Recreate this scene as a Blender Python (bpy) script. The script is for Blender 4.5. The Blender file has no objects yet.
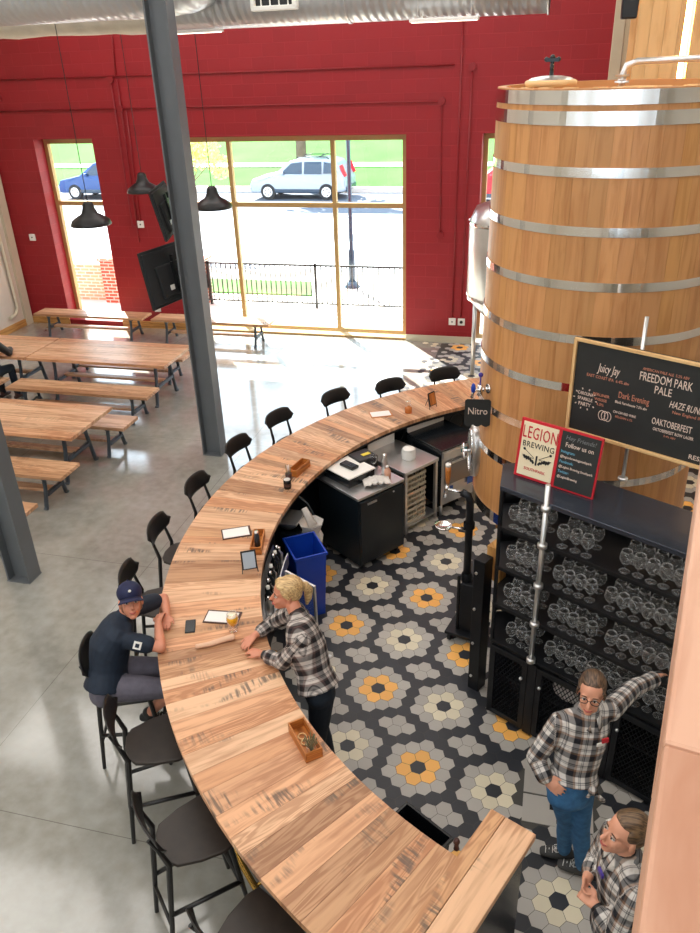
import bpy, bmesh, math, random
import numpy as np
from mathutils import Vector, Matrix
random.seed(7)
SC = bpy.context.scene
COL = SC.collection
PI = math.pi
R = math.radians
def V(*a): return Vector(a)

# ------------------------------------------------------------------ materials
def srgb(r, g, b):
    f = lambda c: (c/12.92 if c <= .04045 else ((c+.055)/1.055)**2.4)
    return tuple(f(v/255.) for v in (r, g, b)) + (1.,)
def newmat(name):
    m = bpy.data.materials.new(name); m.use_nodes = True
    nt = m.node_tree; b = nt.nodes['Principled BSDF']
    return m, nt, b
def L(nt, a, b): nt.links.new(a, b)
def N(nt, t, **k):
    n = nt.nodes.new(t)
    for a, v in k.items(): setattr(n, a, v)
    return n
def math_n(nt, op, a, b=None, c=None):
    n = N(nt, 'ShaderNodeMath', operation=op)
    for i, v in enumerate((a, b, c)):
        if v is None: continue
        if isinstance(v, (int, float)): n.inputs[i].default_value = v
        else: L(nt, v, n.inputs[i])
    return n.outputs[0]
def mixc(nt, fac, a, b, blend='MIX'):
    n = N(nt, 'ShaderNodeMix', data_type='RGBA', blend_type=blend)
    for s, v in ((0, fac), (6, a), (7, b)):
        if isinstance(v, (int, float)): n.inputs[s].default_value = v
        elif isinstance(v, tuple): n.inputs[s].default_value = v
        else: L(nt, v, n.inputs[s])
    return n.outputs[2]
def ramp(nt, fac, stops, interp='LINEAR'):
    n = N(nt, 'ShaderNodeValToRGB'); n.color_ramp.interpolation = interp
    e = n.color_ramp.elements
    while len(e) < len(stops): e.new(.5)
    for i, (p, c) in enumerate(stops):
        e[i].position = p; e[i].color = c if isinstance(c, tuple) else (c, c, c, 1)
    L(nt, fac, n.inputs[0]); return n.outputs[0]
def bump(nt, b, h, s=.3, d=.01):
    n = N(nt, 'ShaderNodeBump'); n.inputs['Strength'].default_value = s; n.inputs['Distance'].default_value = d
    L(nt, h, n.inputs['Height']); L(nt, n.outputs[0], b.inputs['Normal'])
def plain(name, col, rough=.5, metal=0., noise=0., nscale=8., bmp=0., spec=None):
    m, nt, b = newmat(name)
    b.inputs['Base Color'].default_value = col
    b.inputs['Roughness'].default_value = rough; b.inputs['Metallic'].default_value = metal
    if spec is not None: b.inputs['Specular IOR Level'].default_value = spec
    if noise or bmp:
        tc = N(nt, 'ShaderNodeTexCoord'); nz = N(nt, 'ShaderNodeTexNoise')
        nz.inputs['Scale'].default_value = nscale; nz.inputs['Detail'].default_value = 5
        L(nt, tc.outputs['Object'], nz.inputs['Vector'])
        if noise:
            lo = tuple(max(0, c*(1-noise)) for c in col[:3])+(1,); hi = tuple(min(1, c*(1+noise)) for c in col[:3])+(1,)
            L(nt, ramp(nt, nz.outputs[0], [(.3, lo), (.7, hi)]), b.inputs['Base Color'])
        if bmp: bump(nt, b, nz.outputs[0], bmp)
    return m
def emis(name, col, s):
    m, nt, b = newmat(name)
    b.inputs['Base Color'].default_value = col
    b.inputs['Emission Color'].default_value = col; b.inputs['Emission Strength'].default_value = s
    return m
def clearmat(name, tint, refl=.5, rim_white=0., rough=.02):
    m = bpy.data.materials.new(name); m.use_nodes = True; nt = m.node_tree; nt.nodes.clear()
    o = N(nt, 'ShaderNodeOutputMaterial'); t = N(nt, 'ShaderNodeBsdfTransparent'); g = N(nt, 'ShaderNodeBsdfGlossy')
    t.inputs[0].default_value = tint; g.inputs[0].default_value = (1, 1, 1, 1); g.inputs['Roughness'].default_value = rough
    lw = N(nt, 'ShaderNodeLayerWeight'); lw.inputs[0].default_value = .5
    fac = math_n(nt, 'MULTIPLY_ADD', math_n(nt, 'POWER', lw.outputs['Facing'], 3.2 if rim_white else 2.5), refl, .03)
    if rim_white:  # white diffuse at grazing edges, a painted rim highlight
        df = N(nt, 'ShaderNodeBsdfDiffuse'); df.inputs[0].default_value = (.95, .97, 1, 1); m2 = N(nt, 'ShaderNodeMixShader'); m2.inputs[0].default_value = rim_white
        L(nt, g.outputs[0], m2.inputs[1]); L(nt, df.outputs[0], m2.inputs[2]); g = m2
    mx = N(nt, 'ShaderNodeMixShader'); L(nt, fac, mx.inputs[0]); L(nt, t.outputs[0], mx.inputs[1]); L(nt, g.outputs[0], mx.inputs[2])
    L(nt, mx.outputs[0], o.inputs[0]); return m

def woodmat(name, light, dark, rough=.4, grain=1., saw=0., vscale=30., bmpv=.12, coat=0.):
    """uses UV (u metres along the grain, v metres across) and the point/corner colour 'tint'"""
    m, nt, b = newmat(name)
    uv = N(nt, 'ShaderNodeUVMap'); uv.uv_map = 'UVMap'
    mp = N(nt, 'ShaderNodeMapping'); mp.inputs['Scale'].default_value = (1.6, vscale, 1)
    L(nt, uv.outputs[0], mp.inputs[0])
    n1 = N(nt, 'ShaderNodeTexNoise'); n1.inputs['Scale'].default_value = 1.; n1.inputs['Detail'].default_value = 6; n1.inputs['Distortion'].default_value = .6
    L(nt, mp.outputs[0], n1.inputs['Vector'])
    mp2 = N(nt, 'ShaderNodeMapping'); mp2.inputs['Scale'].default_value = (1.1, 9, 1); L(nt, uv.outputs[0], mp2.inputs[0])
    n2 = N(nt, 'ShaderNodeTexNoise'); n2.inputs['Scale'].default_value = 1.; n2.inputs['Detail'].default_value = 2; L(nt, mp2.outputs[0], n2.inputs['Vector'])
    rings = math_n(nt, 'SINE', math_n(nt, 'MULTIPLY', n2.outputs[0], 75.))
    rings = math_n(nt, 'MULTIPLY_ADD', rings, .5, .5)
    n5 = N(nt, 'ShaderNodeTexNoise'); n5.inputs['Scale'].default_value = .5; L(nt, uv.outputs[0], n5.inputs['Vector'])
    rings = math_n(nt, 'MULTIPLY', rings, ramp(nt, n5.outputs[0], [(.42, .15), (.6, 1.)]))
    g = math_n(nt, 'ADD', math_n(nt, 'MULTIPLY', n1.outputs[0], 1.), math_n(nt, 'MULTIPLY', rings, -.28*grain))
    c = ramp(nt, g, [(.3, dark), (.52, light), (.9, tuple(min(1, x*1.1) for x in light[:3])+(1,))])
    at = N(nt, 'ShaderNodeAttribute'); at.attribute_name = 'tint'
    c = mixc(nt, 1., c, at.outputs['Color'], 'MULTIPLY')
    if saw:
        # dark saw-blade burn marks across the plank on some planks
        mp3 = N(nt, 'ShaderNodeMapping'); mp3.inputs['Scale'].default_value = (1.9, 5., 1); L(nt, uv.outputs[0], mp3.inputs[0])
        n3 = N(nt, 'ShaderNodeTexNoise'); n3.inputs['Scale'].default_value = 1.; n3.inputs['Detail'].default_value = 1.; L(nt, mp3.outputs[0], n3.inputs['Vector'])
        mask = ramp(nt, n3.outputs[0], [(.58, 0.), (.66, 1.)])
        mp4 = N(nt, 'ShaderNodeMapping'); mp4.inputs['Scale'].default_value = (46, 5, 1); L(nt, uv.outputs[0], mp4.inputs[0])
        n4 = N(nt, 'ShaderNodeTexNoise'); n4.inputs['Scale'].default_value = 1.; n4.inputs['Detail'].default_value = 2; L(nt, mp4.outputs[0], n4.inputs['Vector'])
        st = ramp(nt, n4.outputs[0], [(.44, 0.), (.6, 1.)])
        f = math_n(nt, 'MULTIPLY', math_n(nt, 'MULTIPLY', mask, st), saw)
        c = mixc(nt, f, c, (.10, .075, .06, 1))
    L(nt, c, b.inputs['Base Color']); b.inputs['Roughness'].default_value = rough
    if coat: b.inputs['Coat Weight'].default_value = coat; b.inputs['Coat Roughness'].default_value = .25
    bump(nt, b, g, bmpv, .004)
    return m

M = {}
M['bar_wood'] = woodmat('bar_wood', srgb(212, 170, 134), srgb(182, 136, 102), .45, 1., .8, 20)
M['table_wood'] = woodmat('table_wood', srgb(212, 170, 134), srgb(178, 130, 94), .36, .8, .25, 22)
M['stave_wood'] = woodmat('stave_wood', srgb(206, 149, 94), srgb(188, 129, 76), .45, .3, 0, 18, .04)
M['clt_wood'] = woodmat('clt_wood', srgb(228, 182, 126), srgb(208, 156, 100), .5, .25, 0, 9, .04)
M['rail_wood'] = woodmat('rail_wood', srgb(202, 156, 130), srgb(178, 126, 98), .5, .3, 0, 11, .03)
M['base_wood'] = woodmat('base_wood', srgb(206, 156, 90), srgb(165, 112, 58), .5, .5, 0, 20, .05)
M['box_wood'] = woodmat('box_wood', srgb(196, 122, 56), srgb(150, 84, 32), .4, .5, 0, 30, .05)
M['black_metal'] = plain('black_metal', srgb(38, 40, 44), .42, .6, .15, 6)
M['black_paint'] = plain('black_paint', srgb(26, 27, 30), .45)
M['black_gloss'] = plain('black_gloss', srgb(20, 24, 28), .22)
M['lampblack'] = plain('lampblack', srgb(24, 24, 26), .4)
M['cooler'] = plain('cooler', srgb(16, 24, 30), .35)
M['dark_void'] = plain('dark_void', srgb(20, 20, 22), .8)
M['column'] = plain('column', srgb(106, 110, 114), .45, .2, .06, 3)
M['stool'] = plain('stool', srgb(26, 24, 24), .4, 0, .15, 12)
M['stoolseat'] = plain('stoolseat', srgb(46, 37, 31), .42, 0, .2, 14)
M['legmetal'] = plain('legmetal', srgb(76, 84, 92), .45, .5, .15, 8)
M['steel'] = plain('steel', (.74, .74, .74, 1), .3, .9, .08, 5)
M['chrome'] = plain('chrome', (.85, .85, .86, 1), .1, 1.)
M['hoop'] = plain('hoop', (.84, .83, .82, 1), .12, 1., .05, 3)
M['brass'] = plain('brass', srgb(214, 172, 90), .25, 1.)
M['duct'] = None
M['white'] = plain('white', srgb(238, 236, 230), .5)
M['wallwhite'] = plain('wallwhite', srgb(214, 208, 196), .6, 0, .04, 2)
M['cream'] = plain('cream', srgb(206, 198, 176), .6, 0, .05, 2)
M['ceilpaint'] = plain('ceilpaint', srgb(200, 196, 186), .7)
M['winframe'] = plain('winframe', srgb(180, 148, 98), .4, .3)
M['glass'] = clearmat('glass', (.98, .99, .985, 1), .5)
M['drink'] = clearmat('drink', (.985, .99, .99, 1), 1.15, .32, rough=.03)
M['clearglass'] = clearmat('clearglass', (.99, .99, .99, 1), .8, 0, rough=.02)
M['acrylic'] = clearmat('acrylic', (.86, .93, .92, 1), .5, .3, rough=.1)
M['beer'] = plain('beer', srgb(250, 186, 0), .15); M['beer'].node_tree.nodes['Principled BSDF'].inputs['Transmission Weight'].default_value = .0
M['foam'] = plain('foam', srgb(250, 240, 215), .6)
M['paper'] = plain('paper', srgb(240, 236, 232), .6)
M['cloth'] = plain('cloth', srgb(216, 210, 204), .8, 0, .08, 20, .3)
M['blue'] = plain('blue', srgb(16, 62, 170), .35)
M['red'] = plain('red', srgb(200, 28, 44), .4)
M['signcream'] = plain('signcream', srgb(238, 222, 190), .5)
M['chalk'] = plain('chalk', srgb(38, 40, 40), .6, 0, .12, 6)
M['chalkwhite'] = plain('chalkwhite', srgb(232, 210, 196), .8)
M['chalkpink'] = plain('chalkpink', srgb(200, 130, 105), .8)
M['chalkblue'] = plain('chalkblue', srgb(110, 175, 205), .8)
M['chalkgrey'] = plain('chalkgrey', srgb(120, 122, 124), .8)
M['pine'] = woodmat('pine', srgb(236, 196, 140), srgb(214, 168, 110), .5, .4, 0, 30, .03)
M['skin'] = plain('skin', srgb(220, 158, 130), .5, 0, .06, 14)
M['skin2'] = plain('skin2', srgb(210, 140, 112), .5, 0, .06, 14)
M['lips'] = plain('lips', srgb(186, 96, 88), .45)
M['eyewhite'] = plain('eyewhite', srgb(225, 218, 212), .3)
M['iris'] = plain('iris', srgb(45, 34, 28), .2)
M['brow'] = plain('brow', srgb(92, 66, 46), .8)
M['navy'] = plain('navy', srgb(20, 34, 52), .75, 0, .15, 30, .15)
M['cap'] = plain('cap', srgb(18, 26, 66), .7, 0, .1, 30)
M['shorts'] = plain('shorts', srgb(96, 92, 104), .8, 0, .12, 25, .2)
M['jeans'] = plain('jeans', srgb(60, 112, 158), .8, 0, .25, 22, .25)
M['darkjeans'] = plain('darkjeans', srgb(18, 30, 44), .8, 0, .15, 22, .2)
M['shoe'] = plain('shoe', srgb(62, 62, 62), .7)
M['bootleather'] = plain('bootleather', srgb(120, 92, 68), .7, 0, .15, 10)
M['lace'] = plain('lace', srgb(225, 225, 220), .7)
M['grass'] = plain('grass', srgb(64, 118, 36), .9, 0, .35, 1.2)
M['lawn'] = plain('lawn', srgb(62, 108, 48), .95, 0, .22, .5, 0, .1)
M['road'] = plain('road', srgb(176, 178, 182), .8, 0, .05, .5)
M['road_shade'] = plain('road_shade', srgb(82, 90, 104), .85, 0, .08, .6)  # darker copy of the road colour, shade painted in around the parked car
M['patio'] = plain('patio', srgb(205, 200, 192), .8, 0, .05, 1)
M['bark'] = plain('bark', srgb(110, 96, 80), .9, 0, .3, 4, .4)
M['leafyellow'] = plain('leafyellow', srgb(200, 206, 120), .7)
M['leafgreen'] = plain('leafgreen', srgb(44, 84, 38), .7)
M['carpaint'] = plain('carpaint', srgb(150, 160, 172), .25, .3)
M['cardark'] = plain('cardark', srgb(40, 58, 76), .15)
M['tyre'] = plain('tyre', srgb(30, 32, 36), .8)
M['carblue'] = plain('carblue', srgb(40, 70, 120), .3, .3)
M['dryplant'] = plain('dryplant', srgb(132, 126, 96), .8)
M['screen'] = plain('screen', srgb(44, 46, 48), .75, 0, 0, 8, 0, .2)
M['label_yellow'] = plain('label_yellow', srgb(232, 206, 60), .5)
M['pinkplastic'] = plain('pinkplastic', srgb(214, 160, 134), .4)
M['slatepurple'] = plain('slatepurple', srgb(70, 50, 150), .3)
M['led'] = emis('led', srgb(255, 206, 120), 70.)
M['lampglow'] = emis('lampglow', srgb(255, 244, 226), 3.)
M['glowlamp'] = emis('glowlamp', srgb(255, 236, 205), 2.)

def hairmat(name, a, b_, sc=(130, 130, 9)):
    m, nt, b = newmat(name); tc = N(nt, 'ShaderNodeTexCoord'); mp = N(nt, 'ShaderNodeMapping'); mp.inputs['Scale'].default_value = sc
    L(nt, tc.outputs['Object'], mp.inputs[0]); nz = N(nt, 'ShaderNodeTexNoise'); nz.inputs['Scale'].default_value = 1.; nz.inputs['Detail'].default_value = 3
    L(nt, mp.outputs[0], nz.inputs['Vector']); L(nt, ramp(nt, nz.outputs[0], [(.35, a), (.65, b_)]), b.inputs['Base Color'])
    b.inputs['Roughness'].default_value = .42; bump(nt, b, nz.outputs[0], .25, .004); return m
M['blonde'] = hairmat('blonde', srgb(158, 120, 78), srgb(226, 194, 140), (12, 120, 90))
M['brownhair'] = hairmat('brownhair', srgb(48, 34, 26), srgb(120, 92, 70), (130, 10, 90))
M['brownhair2'] = hairmat('brownhair2', srgb(64, 46, 33), srgb(126, 98, 70), (10, 130, 90))
M['beard'] = hairmat('beard', srgb(120, 76, 52), srgb(160, 108, 80))

def plaid(name, base, dark, mid, P=.15):
    m, nt, b = newmat(name)
    at = N(nt, 'ShaderNodeAttribute'); at.attribute_name = 'pc'
    sp = N(nt, 'ShaderNodeSeparateXYZ'); L(nt, at.outputs['Vector'], sp.inputs[0])
    def band(v, off):
        f = math_n(nt, 'FRACT', math_n(nt, 'ADD', math_n(nt, 'DIVIDE', v, P), 50+off))
        return ramp(nt, f, [(0, base), (.10, base), (.14, dark), (.42, dark), (.46, mid), (.54, mid), (.58, base), (.72, base), (.74, dark), (.78, base), (.84, dark), (.88, base)])
    c0, c1 = band(sp.outputs[0], 0), band(sp.outputs[1], .13)
    c = mixc(nt, .5, mixc(nt, .5, c0, c1), mixc(nt, 1., c0, c1, 'MULTIPLY'))
    nz = N(nt, 'ShaderNodeTexNoise'); nz.inputs['Scale'].default_value = 11; nz.inputs['Detail'].default_value = 4
    tc = N(nt, 'ShaderNodeTexCoord'); L(nt, tc.outputs['Object'], nz.inputs['Vector'])
    L(nt, c, b.inputs['Base Color']); b.inputs['Roughness'].default_value = .85
    bump(nt, b, nz.outputs[0], 1., .05); return m
M['plaid'] = plaid('plaid', srgb(226, 222, 218), srgb(30, 32, 44), srgb(150, 118, 96), .105)
M['plaid_brown'] = plaid('plaid_brown', srgb(214, 206, 200), srgb(34, 28, 34), srgb(110, 84, 80), .10)

# red painted block wall
def blockmat():
    m, nt, b = newmat('red_block'); tc = N(nt, 'ShaderNodeTexCoord'); sp = N(nt, 'ShaderNodeSeparateXYZ'); L(nt, tc.outputs['Object'], sp.inputs[0])
    cb = N(nt, 'ShaderNodeCombineXYZ'); L(nt, sp.outputs[0], cb.inputs[0]); L(nt, math_n(nt, 'ADD', sp.outputs[2], -.01), cb.inputs[1])
    br = N(nt, 'ShaderNodeTexBrick'); L(nt, cb.outputs[0], br.inputs['Vector'])
    br.inputs['Scale'].default_value = 1.; br.inputs['Brick Width'].default_value = .4064; br.inputs['Row Height'].default_value = .2032
    br.inputs['Mortar Size'].default_value = .0045; br.inputs['Mortar Smooth'].default_value = .3
    br.inputs['Color1'].default_value = srgb(152, 20, 31); br.inputs['Color2'].default_value = srgb(144, 17, 28); br.inputs['Mortar'].default_value = srgb(160, 30, 40)
    nz = N(nt, 'ShaderNodeTexNoise'); nz.inputs['Scale'].default_value = 60; nz.inputs['Detail'].default_value = 4; L(nt, tc.outputs['Object'], nz.inputs['Vector'])
    L(nt, br.outputs['Color'], b.inputs['Base Color']); b.inputs['Roughness'].default_value = .5
    h = math_n(nt, 'ADD', math_n(nt, 'MULTIPLY', br.outputs['Fac'], -1.), math_n(nt, 'MULTIPLY', nz.outputs[0], .5))
    bump(nt, b, h, .5, .006); return m
M['red_block'] = blockmat()
M['redpaint'] = plain('redpaint', srgb(136, 16, 26), .4)
def brickmat(name, c1, c2, mo):
    m, nt, b = newmat(name); tc = N(nt, 'ShaderNodeTexCoord'); sp = N(nt, 'ShaderNodeSeparateXYZ'); L(nt, tc.outputs['Object'], sp.inputs[0])
    cb = N(nt, 'ShaderNodeCombineXYZ'); L(nt, math_n(nt, 'ADD', sp.outputs[0], sp.outputs[1]), cb.inputs[0]); L(nt, sp.outputs[2], cb.inputs[1])
    br = N(nt, 'ShaderNodeTexBrick'); L(nt, cb.outputs[0], br.inputs['Vector']); br.inputs['Scale'].default_value = 1.
    br.inputs['Brick Width'].default_value = .22; br.inputs['Row Height'].default_value = .075; br.inputs['Mortar Size'].default_value = .012
    br.inputs['Color1'].default_value = c1; br.inputs['Color2'].default_value = c2; br.inputs['Mortar'].default_value = mo
    L(nt, br.outputs['Color'], b.inputs['Base Color']); b.inputs['Roughness'].default_value = .85; return m
M['brick'] = brickmat('brick', srgb(188, 92, 62), srgb(160, 70, 48), srgb(214, 204, 190))
M['brickpale'] = brickmat('brickpale', srgb(206, 150, 116), srgb(214, 178, 130), srgb(226, 214, 196))

def concretemat():
    m, nt, b = newmat('polished_concrete'); tc = N(nt, 'ShaderNodeTexCoord')
    nz = N(nt, 'ShaderNodeTexNoise'); nz.inputs['Scale'].default_value = .9; nz.inputs['Detail'].default_value = 8; nz.inputs['Roughness'].default_value = .62; L(nt, tc.outputs['Object'], nz.inputs['Vector'])
    n2 = N(nt, 'ShaderNodeTexNoise'); n2.inputs['Scale'].default_value = 9; n2.inputs['Detail'].default_value = 6; L(nt, tc.outputs['Object'], n2.inputs['Vector'])
    c = ramp(nt, nz.outputs[0], [(.3, srgb(132, 129, 119)), (.5, srgb(156, 154, 146)), (.72, srgb(170, 169, 161))])
    c = mixc(nt, .25, c, ramp(nt, n2.outputs[0], [(.35, srgb(126, 122, 111)), (.7, srgb(178, 176, 168))]))
    sp = N(nt, 'ShaderNodeSeparateXYZ'); L(nt, tc.outputs['Object'], sp.inputs[0])
    def joint(v, per, off):
        f = math_n(nt, 'FRACT', math_n(nt, 'ADD', math_n(nt, 'DIVIDE', v, per), 20+off)); return math_n(nt, 'LESS_THAN', f, .006/per)
    j = math_n(nt, 'MAXIMUM', joint(sp.outputs[0], 3.05, .3), joint(sp.outputs[1], 3.05, .0))
    c = mixc(nt, math_n(nt, 'MULTIPLY', j, .6), c, srgb(80, 76, 68))
    L(nt, c, b.inputs['Base Color'])
    L(nt, ramp(nt, n2.outputs[0], [(.3, .08), (.75, .22)]), b.inputs['Roughness'])
    b.inputs['Coat Weight'].default_value = 1.; b.inputs['Coat Roughness'].default_value = .10
    b.inputs['Specular IOR Level'].default_value = .65
    bump(nt, b, nz.outputs[0], .05, .01); return m
M['concrete'] = concretemat()
def tilemat():
    m, nt, b = newmat('hex_tile'); at = N(nt, 'ShaderNodeAttribute'); at.attribute_name = 'tint'
    L(nt, at.outputs['Color'], b.inputs['Base Color']); b.inputs['Roughness'].default_value = .42
    return m
M['tile'] = tilemat()
M['grout'] = plain('grout', srgb(74, 72, 68), .8)
def ductmat():
    m, nt, b = newmat('spiral_duct'); tc = N(nt, 'ShaderNodeTexCoord'); w = N(nt, 'ShaderNodeTexWave'); w.bands_direction = 'X'; w.inputs['Scale'].default_value = 3.2
    mp = N(nt, 'ShaderNodeMapping'); mp.inputs['Rotation'].default_value = (0, 0, .18); L(nt, tc.outputs['Object'], mp.inputs[0]); L(nt, mp.outputs[0], w.inputs['Vector'])
    b.inputs['Base Color'].default_value = (.60, .62, .64, 1); b.inputs['Metallic'].default_value = .55; b.inputs['Roughness'].default_value = .36
    bump(nt, b, w.outputs['Fac'], .5, .02); return m
M['duct'] = ductmat()
M['insul'] = plain('insul', srgb(214, 208, 192), .7, .0, .1, 5, .5)

# ------------------------------------------------------------------ mesh builder
class MB:
    def __init__(s):
        s.bm = bmesh.new(); s.uv = s.bm.loops.layers.uv.new('UVMap'); s.cl = s.bm.loops.layers.float_color.new('tint'); s.mi = 0; s.tint = (1, 1, 1, 1)
    def face(s, vs, uvs=None, tint=None, smooth=False):
        try: f = s.bm.faces.new(vs)
        except ValueError: return None
        f.material_index = s.mi; f.smooth = smooth
        t = tint or s.tint
        for i, l in enumerate(f.loops):
            l[s.cl] = t
            if uvs: l[s.uv].uv = uvs[i]
        return f
    def v(s, p): return s.bm.verts.new(p)
    def box(s, c, d, rot=None, grain=None, tint=None, taper=1.):
        """centre c, full size d; rot Matrix 3x3; grain axis index gives uv"""
        c = Vector(c); h = [x/2 for x in d]
        if grain is None: grain = max(range(3), key=lambda i: d[i])
        pts = []
        for i in (-1, 1):
            for j in (-1, 1):
                for k in (-1, 1):
                    t = taper if k < 0 else 1.
                    pts.append(Vector((i*h[0]*t, j*h[1]*t, k*h[2])))
        vs = [s.v(c+(rot@p if rot else p)) for p in pts]
        off = random.random()*20, random.random()*20
        o = [a for a in range(3) if a != grain]
        for q in ((0, 1, 3, 2), (4, 6, 7, 5), (0, 4, 5, 1), (2, 3, 7, 6), (0, 2, 6, 4), (1, 5, 7, 3)):
            P = [pts[a] for a in q]
            uvs = [(p[grain]+off[0], p[o[0]]+p[o[1]]+off[1]) for p in P]
            s.face([vs[a] for a in q], uvs, tint)
    def prism(s, poly, z0, z1, tint=None, M4=None):
        """poly list of (x,y), extruded along z; M4 optional transform"""
        T = M4 or Matrix.Identity(4)
        a = [s.v(T@Vector((p[0], p[1], z0))) for p in poly]; b = [s.v(T@Vector((p[0], p[1], z1))) for p in poly]
        off = random.random()*20
        s.face(a[::-1], [(p[0]+off, p[1]) for p in poly[::-1]], tint); s.face(b, [(p[0]+off, p[1]) for p in poly], tint)
        n = len(poly)
        for i in range(n):
            j = (i+1) % n
            s.face([a[i], a[j], b[j], b[i]], [(off+poly[i][0], z0), (off+poly[j][0], z0), (off+poly[j][0], z1), (off+poly[i][0], z1)], tint)
    def tube(s, pts, r, seg=10, cap=True, lat=None, smooth=True, closed=False):
        pts = [Vector(p) for p in pts]; n = len(pts)
        if not isinstance(r, (list, tuple)): r = [r]*n
        rings = []; prevA = None
        for i, p in enumerate(pts):
            if closed: t = pts[(i+1) % n]-pts[i-1]
            else: t = (pts[min(i+1, n-1)]-pts[max(i-1, 0)])
            t.normalize()
            A = Vector(lat) if lat is not None and not isinstance(lat, list) else (Vector(lat[i]) if lat else (prevA or (V(0, 0, 1) if abs(t.z) < .9 else V(1, 0, 0))))
            A = A-t*A.dot(t)
            if A.length < 1e-6: A = t.orthogonal()
            A.normalize(); prevA = A; B = t.cross(A)
            ra, rb = r[i] if isinstance(r[i], (list, tuple)) else (r[i], r[i])
            rings.append([s.v(p+A*ra*math.cos(2*PI*k/seg)+B*rb*math.sin(2*PI*k/seg)) for k in range(seg)])
        m = n if closed else n-1
        for i in range(m):
            a, b = rings[i], rings[(i+1) % n]
            for k in range(seg):
                s.face([a[k], a[(k+1) % seg], b[(k+1) % seg], b[k]], None, None, smooth)
        if cap and not closed:
            s.face(rings[0][::-1]); s.face(rings[-1])
    def cyl(s, p0, p1, r0, r1=None, seg=16): s.tube([p0, p1], [r0, r0 if r1 is None else r1], seg)
    def lathe(s, prof, c=(0, 0, 0), seg=24, smooth=True, closedprof=False, a0=0., a1=2*PI):
        c = Vector(c); full = abs(a1-a0-2*PI) < 1e-6; k = seg if full else seg+1
        rings = []
        for (r_, z) in prof:
            if r_ < 1e-6: rings.append([s.v(c+V(0, 0, z))]); continue
            rings.append([s.v(c+V(r_*math.cos(a0+(a1-a0)*i/seg), r_*math.sin(a0+(a1-a0)*i/seg), z)) for i in range(k)])
        prs = list(zip(rings[:-1], rings[1:]))
        if closedprof: prs.append((rings[-1], rings[0]))
        for a, b in prs:
            for i in range(seg):
                j = (i+1) % k if full else i+1
                if len(a) == 1 and len(b) == 1: continue
                if len(a) == 1: s.face([a[0], b[j], b[i]], None, None, smooth)
                elif len(b) == 1: s.face([a[i], a[j], b[0]], None, None, smooth)
                else: s.face([a[i], a[j], b[j], b[i]], None, None, smooth)
    def ball(s, c, r, rot=None, seg=12, rings=8):
        r = r if isinstance(r, (list, tuple)) else (r, r, r); c = Vector(c); g = []
        for i in range(rings+1):
            th = PI*i/rings
            n = 1 if i in (0, rings) else seg
            row = []
            for k in range(n):
                p = V(r[0]*math.sin(th)*math.cos(2*PI*k/seg), r[1]*math.sin(th)*math.sin(2*PI*k/seg), r[2]*math.cos(th))
                row.append(s.v(c+(rot@p if rot else p)))
            g.append(row)
        for i in range(rings):
            a, b = g[i], g[i+1]
            for k in range(seg):
                j = (k+1) % seg
                if len(a) == 1: s.face([a[0], b[k], b[j]], None, None, True)
                elif len(b) == 1: s.face([a[k], b[0], a[j]], None, None, True)
                else: s.face([a[k], b[k], b[j], a[j]], None, None, True)
    def build(s, name, mats, parent=None, bevel=0., loc=None, rotz=None):
        me = bpy.data.meshes.new(name); bmesh.ops.recalc_face_normals(s.bm, faces=s.bm.faces[:]); s.bm.to_mesh(me); s.bm.free()
        for m in (mats if isinstance(mats, (list, tuple)) else [mats]): me.materials.append(M[m] if isinstance(m, str) else m)
        o = bpy.data.objects.new(name, me); COL.objects.link(o)
        if parent: o.parent = parent
        if bevel:
            b = o.modifiers.new('bevel', 'BEVEL'); b.width = bevel; b.segments = 2; b.limit_method = 'ANGLE'; b.angle_limit = R(40)
        if loc is not None: o.location = loc
        if rotz is not None: o.rotation_euler = (0, 0, rotz)
        return o
def tag(o, label, cat, group=None, kind=None):
    o['label'] = label; o['category'] = cat
    if group: o['group'] = group
    if kind: o['kind'] = kind
    return o
def thing(name, label, cat, loc=(0, 0, 0), rotz=0., group=None):
    o = bpy.data.objects.new(name, None); COL.objects.link(o); o.location = loc; o.rotation_euler = (0, 0, rotz); o.empty_display_size = .1
    return tag(o, label, cat, group)
def struct(o): o['kind'] = 'structure'; return o
def dup(root, loc, rotz, label, group=None):
    def cp(o, par):
        c = o.copy(); COL.objects.link(c); c.parent = par
        for ch in [x for x in KIDS.get(o.name, [])]: cp(ch, c)
        return c
    KIDS = {}
    def walk(o):
        for ch in o.children: KIDS.setdefault(o.name, []).append(ch); walk(ch)
    walk(root)
    r = cp(root, None); r.location = loc; r.rotation_euler = (0, 0, rotz); r['label'] = label
    if group: r['group'] = group
    return r
def txt(s, size, mat, parent, loc, shear=0., align='CENTER', wx=1., depth=.0012, rz=0., name='lettering', sp=1.):
    """text standing in the parent's xz plane, facing -y"""
    c = bpy.data.curves.new('lettering_curve', 'FONT'); c.body = s; c.size = size; c.align_x = align; c.align_y = 'CENTER'; c.extrude = depth; c.shear = shear; c.space_character = sp
    c.resolution_u = 2
    t = bpy.data.objects.new('lettering_tmp', c); COL.objects.link(t)
    me = bpy.data.meshes.new_from_object(t.evaluated_get(bpy.context.evaluated_depsgraph_get()))
    bpy.data.objects.remove(t); me.materials.clear(); me.materials.append(M[mat])
    o = bpy.data.objects.new(name, me); COL.objects.link(o); o.parent = parent; o.location = loc
    o.rotation_euler = (PI/2, rz, 0); o.scale = (wx, 1, 1); return o

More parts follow.
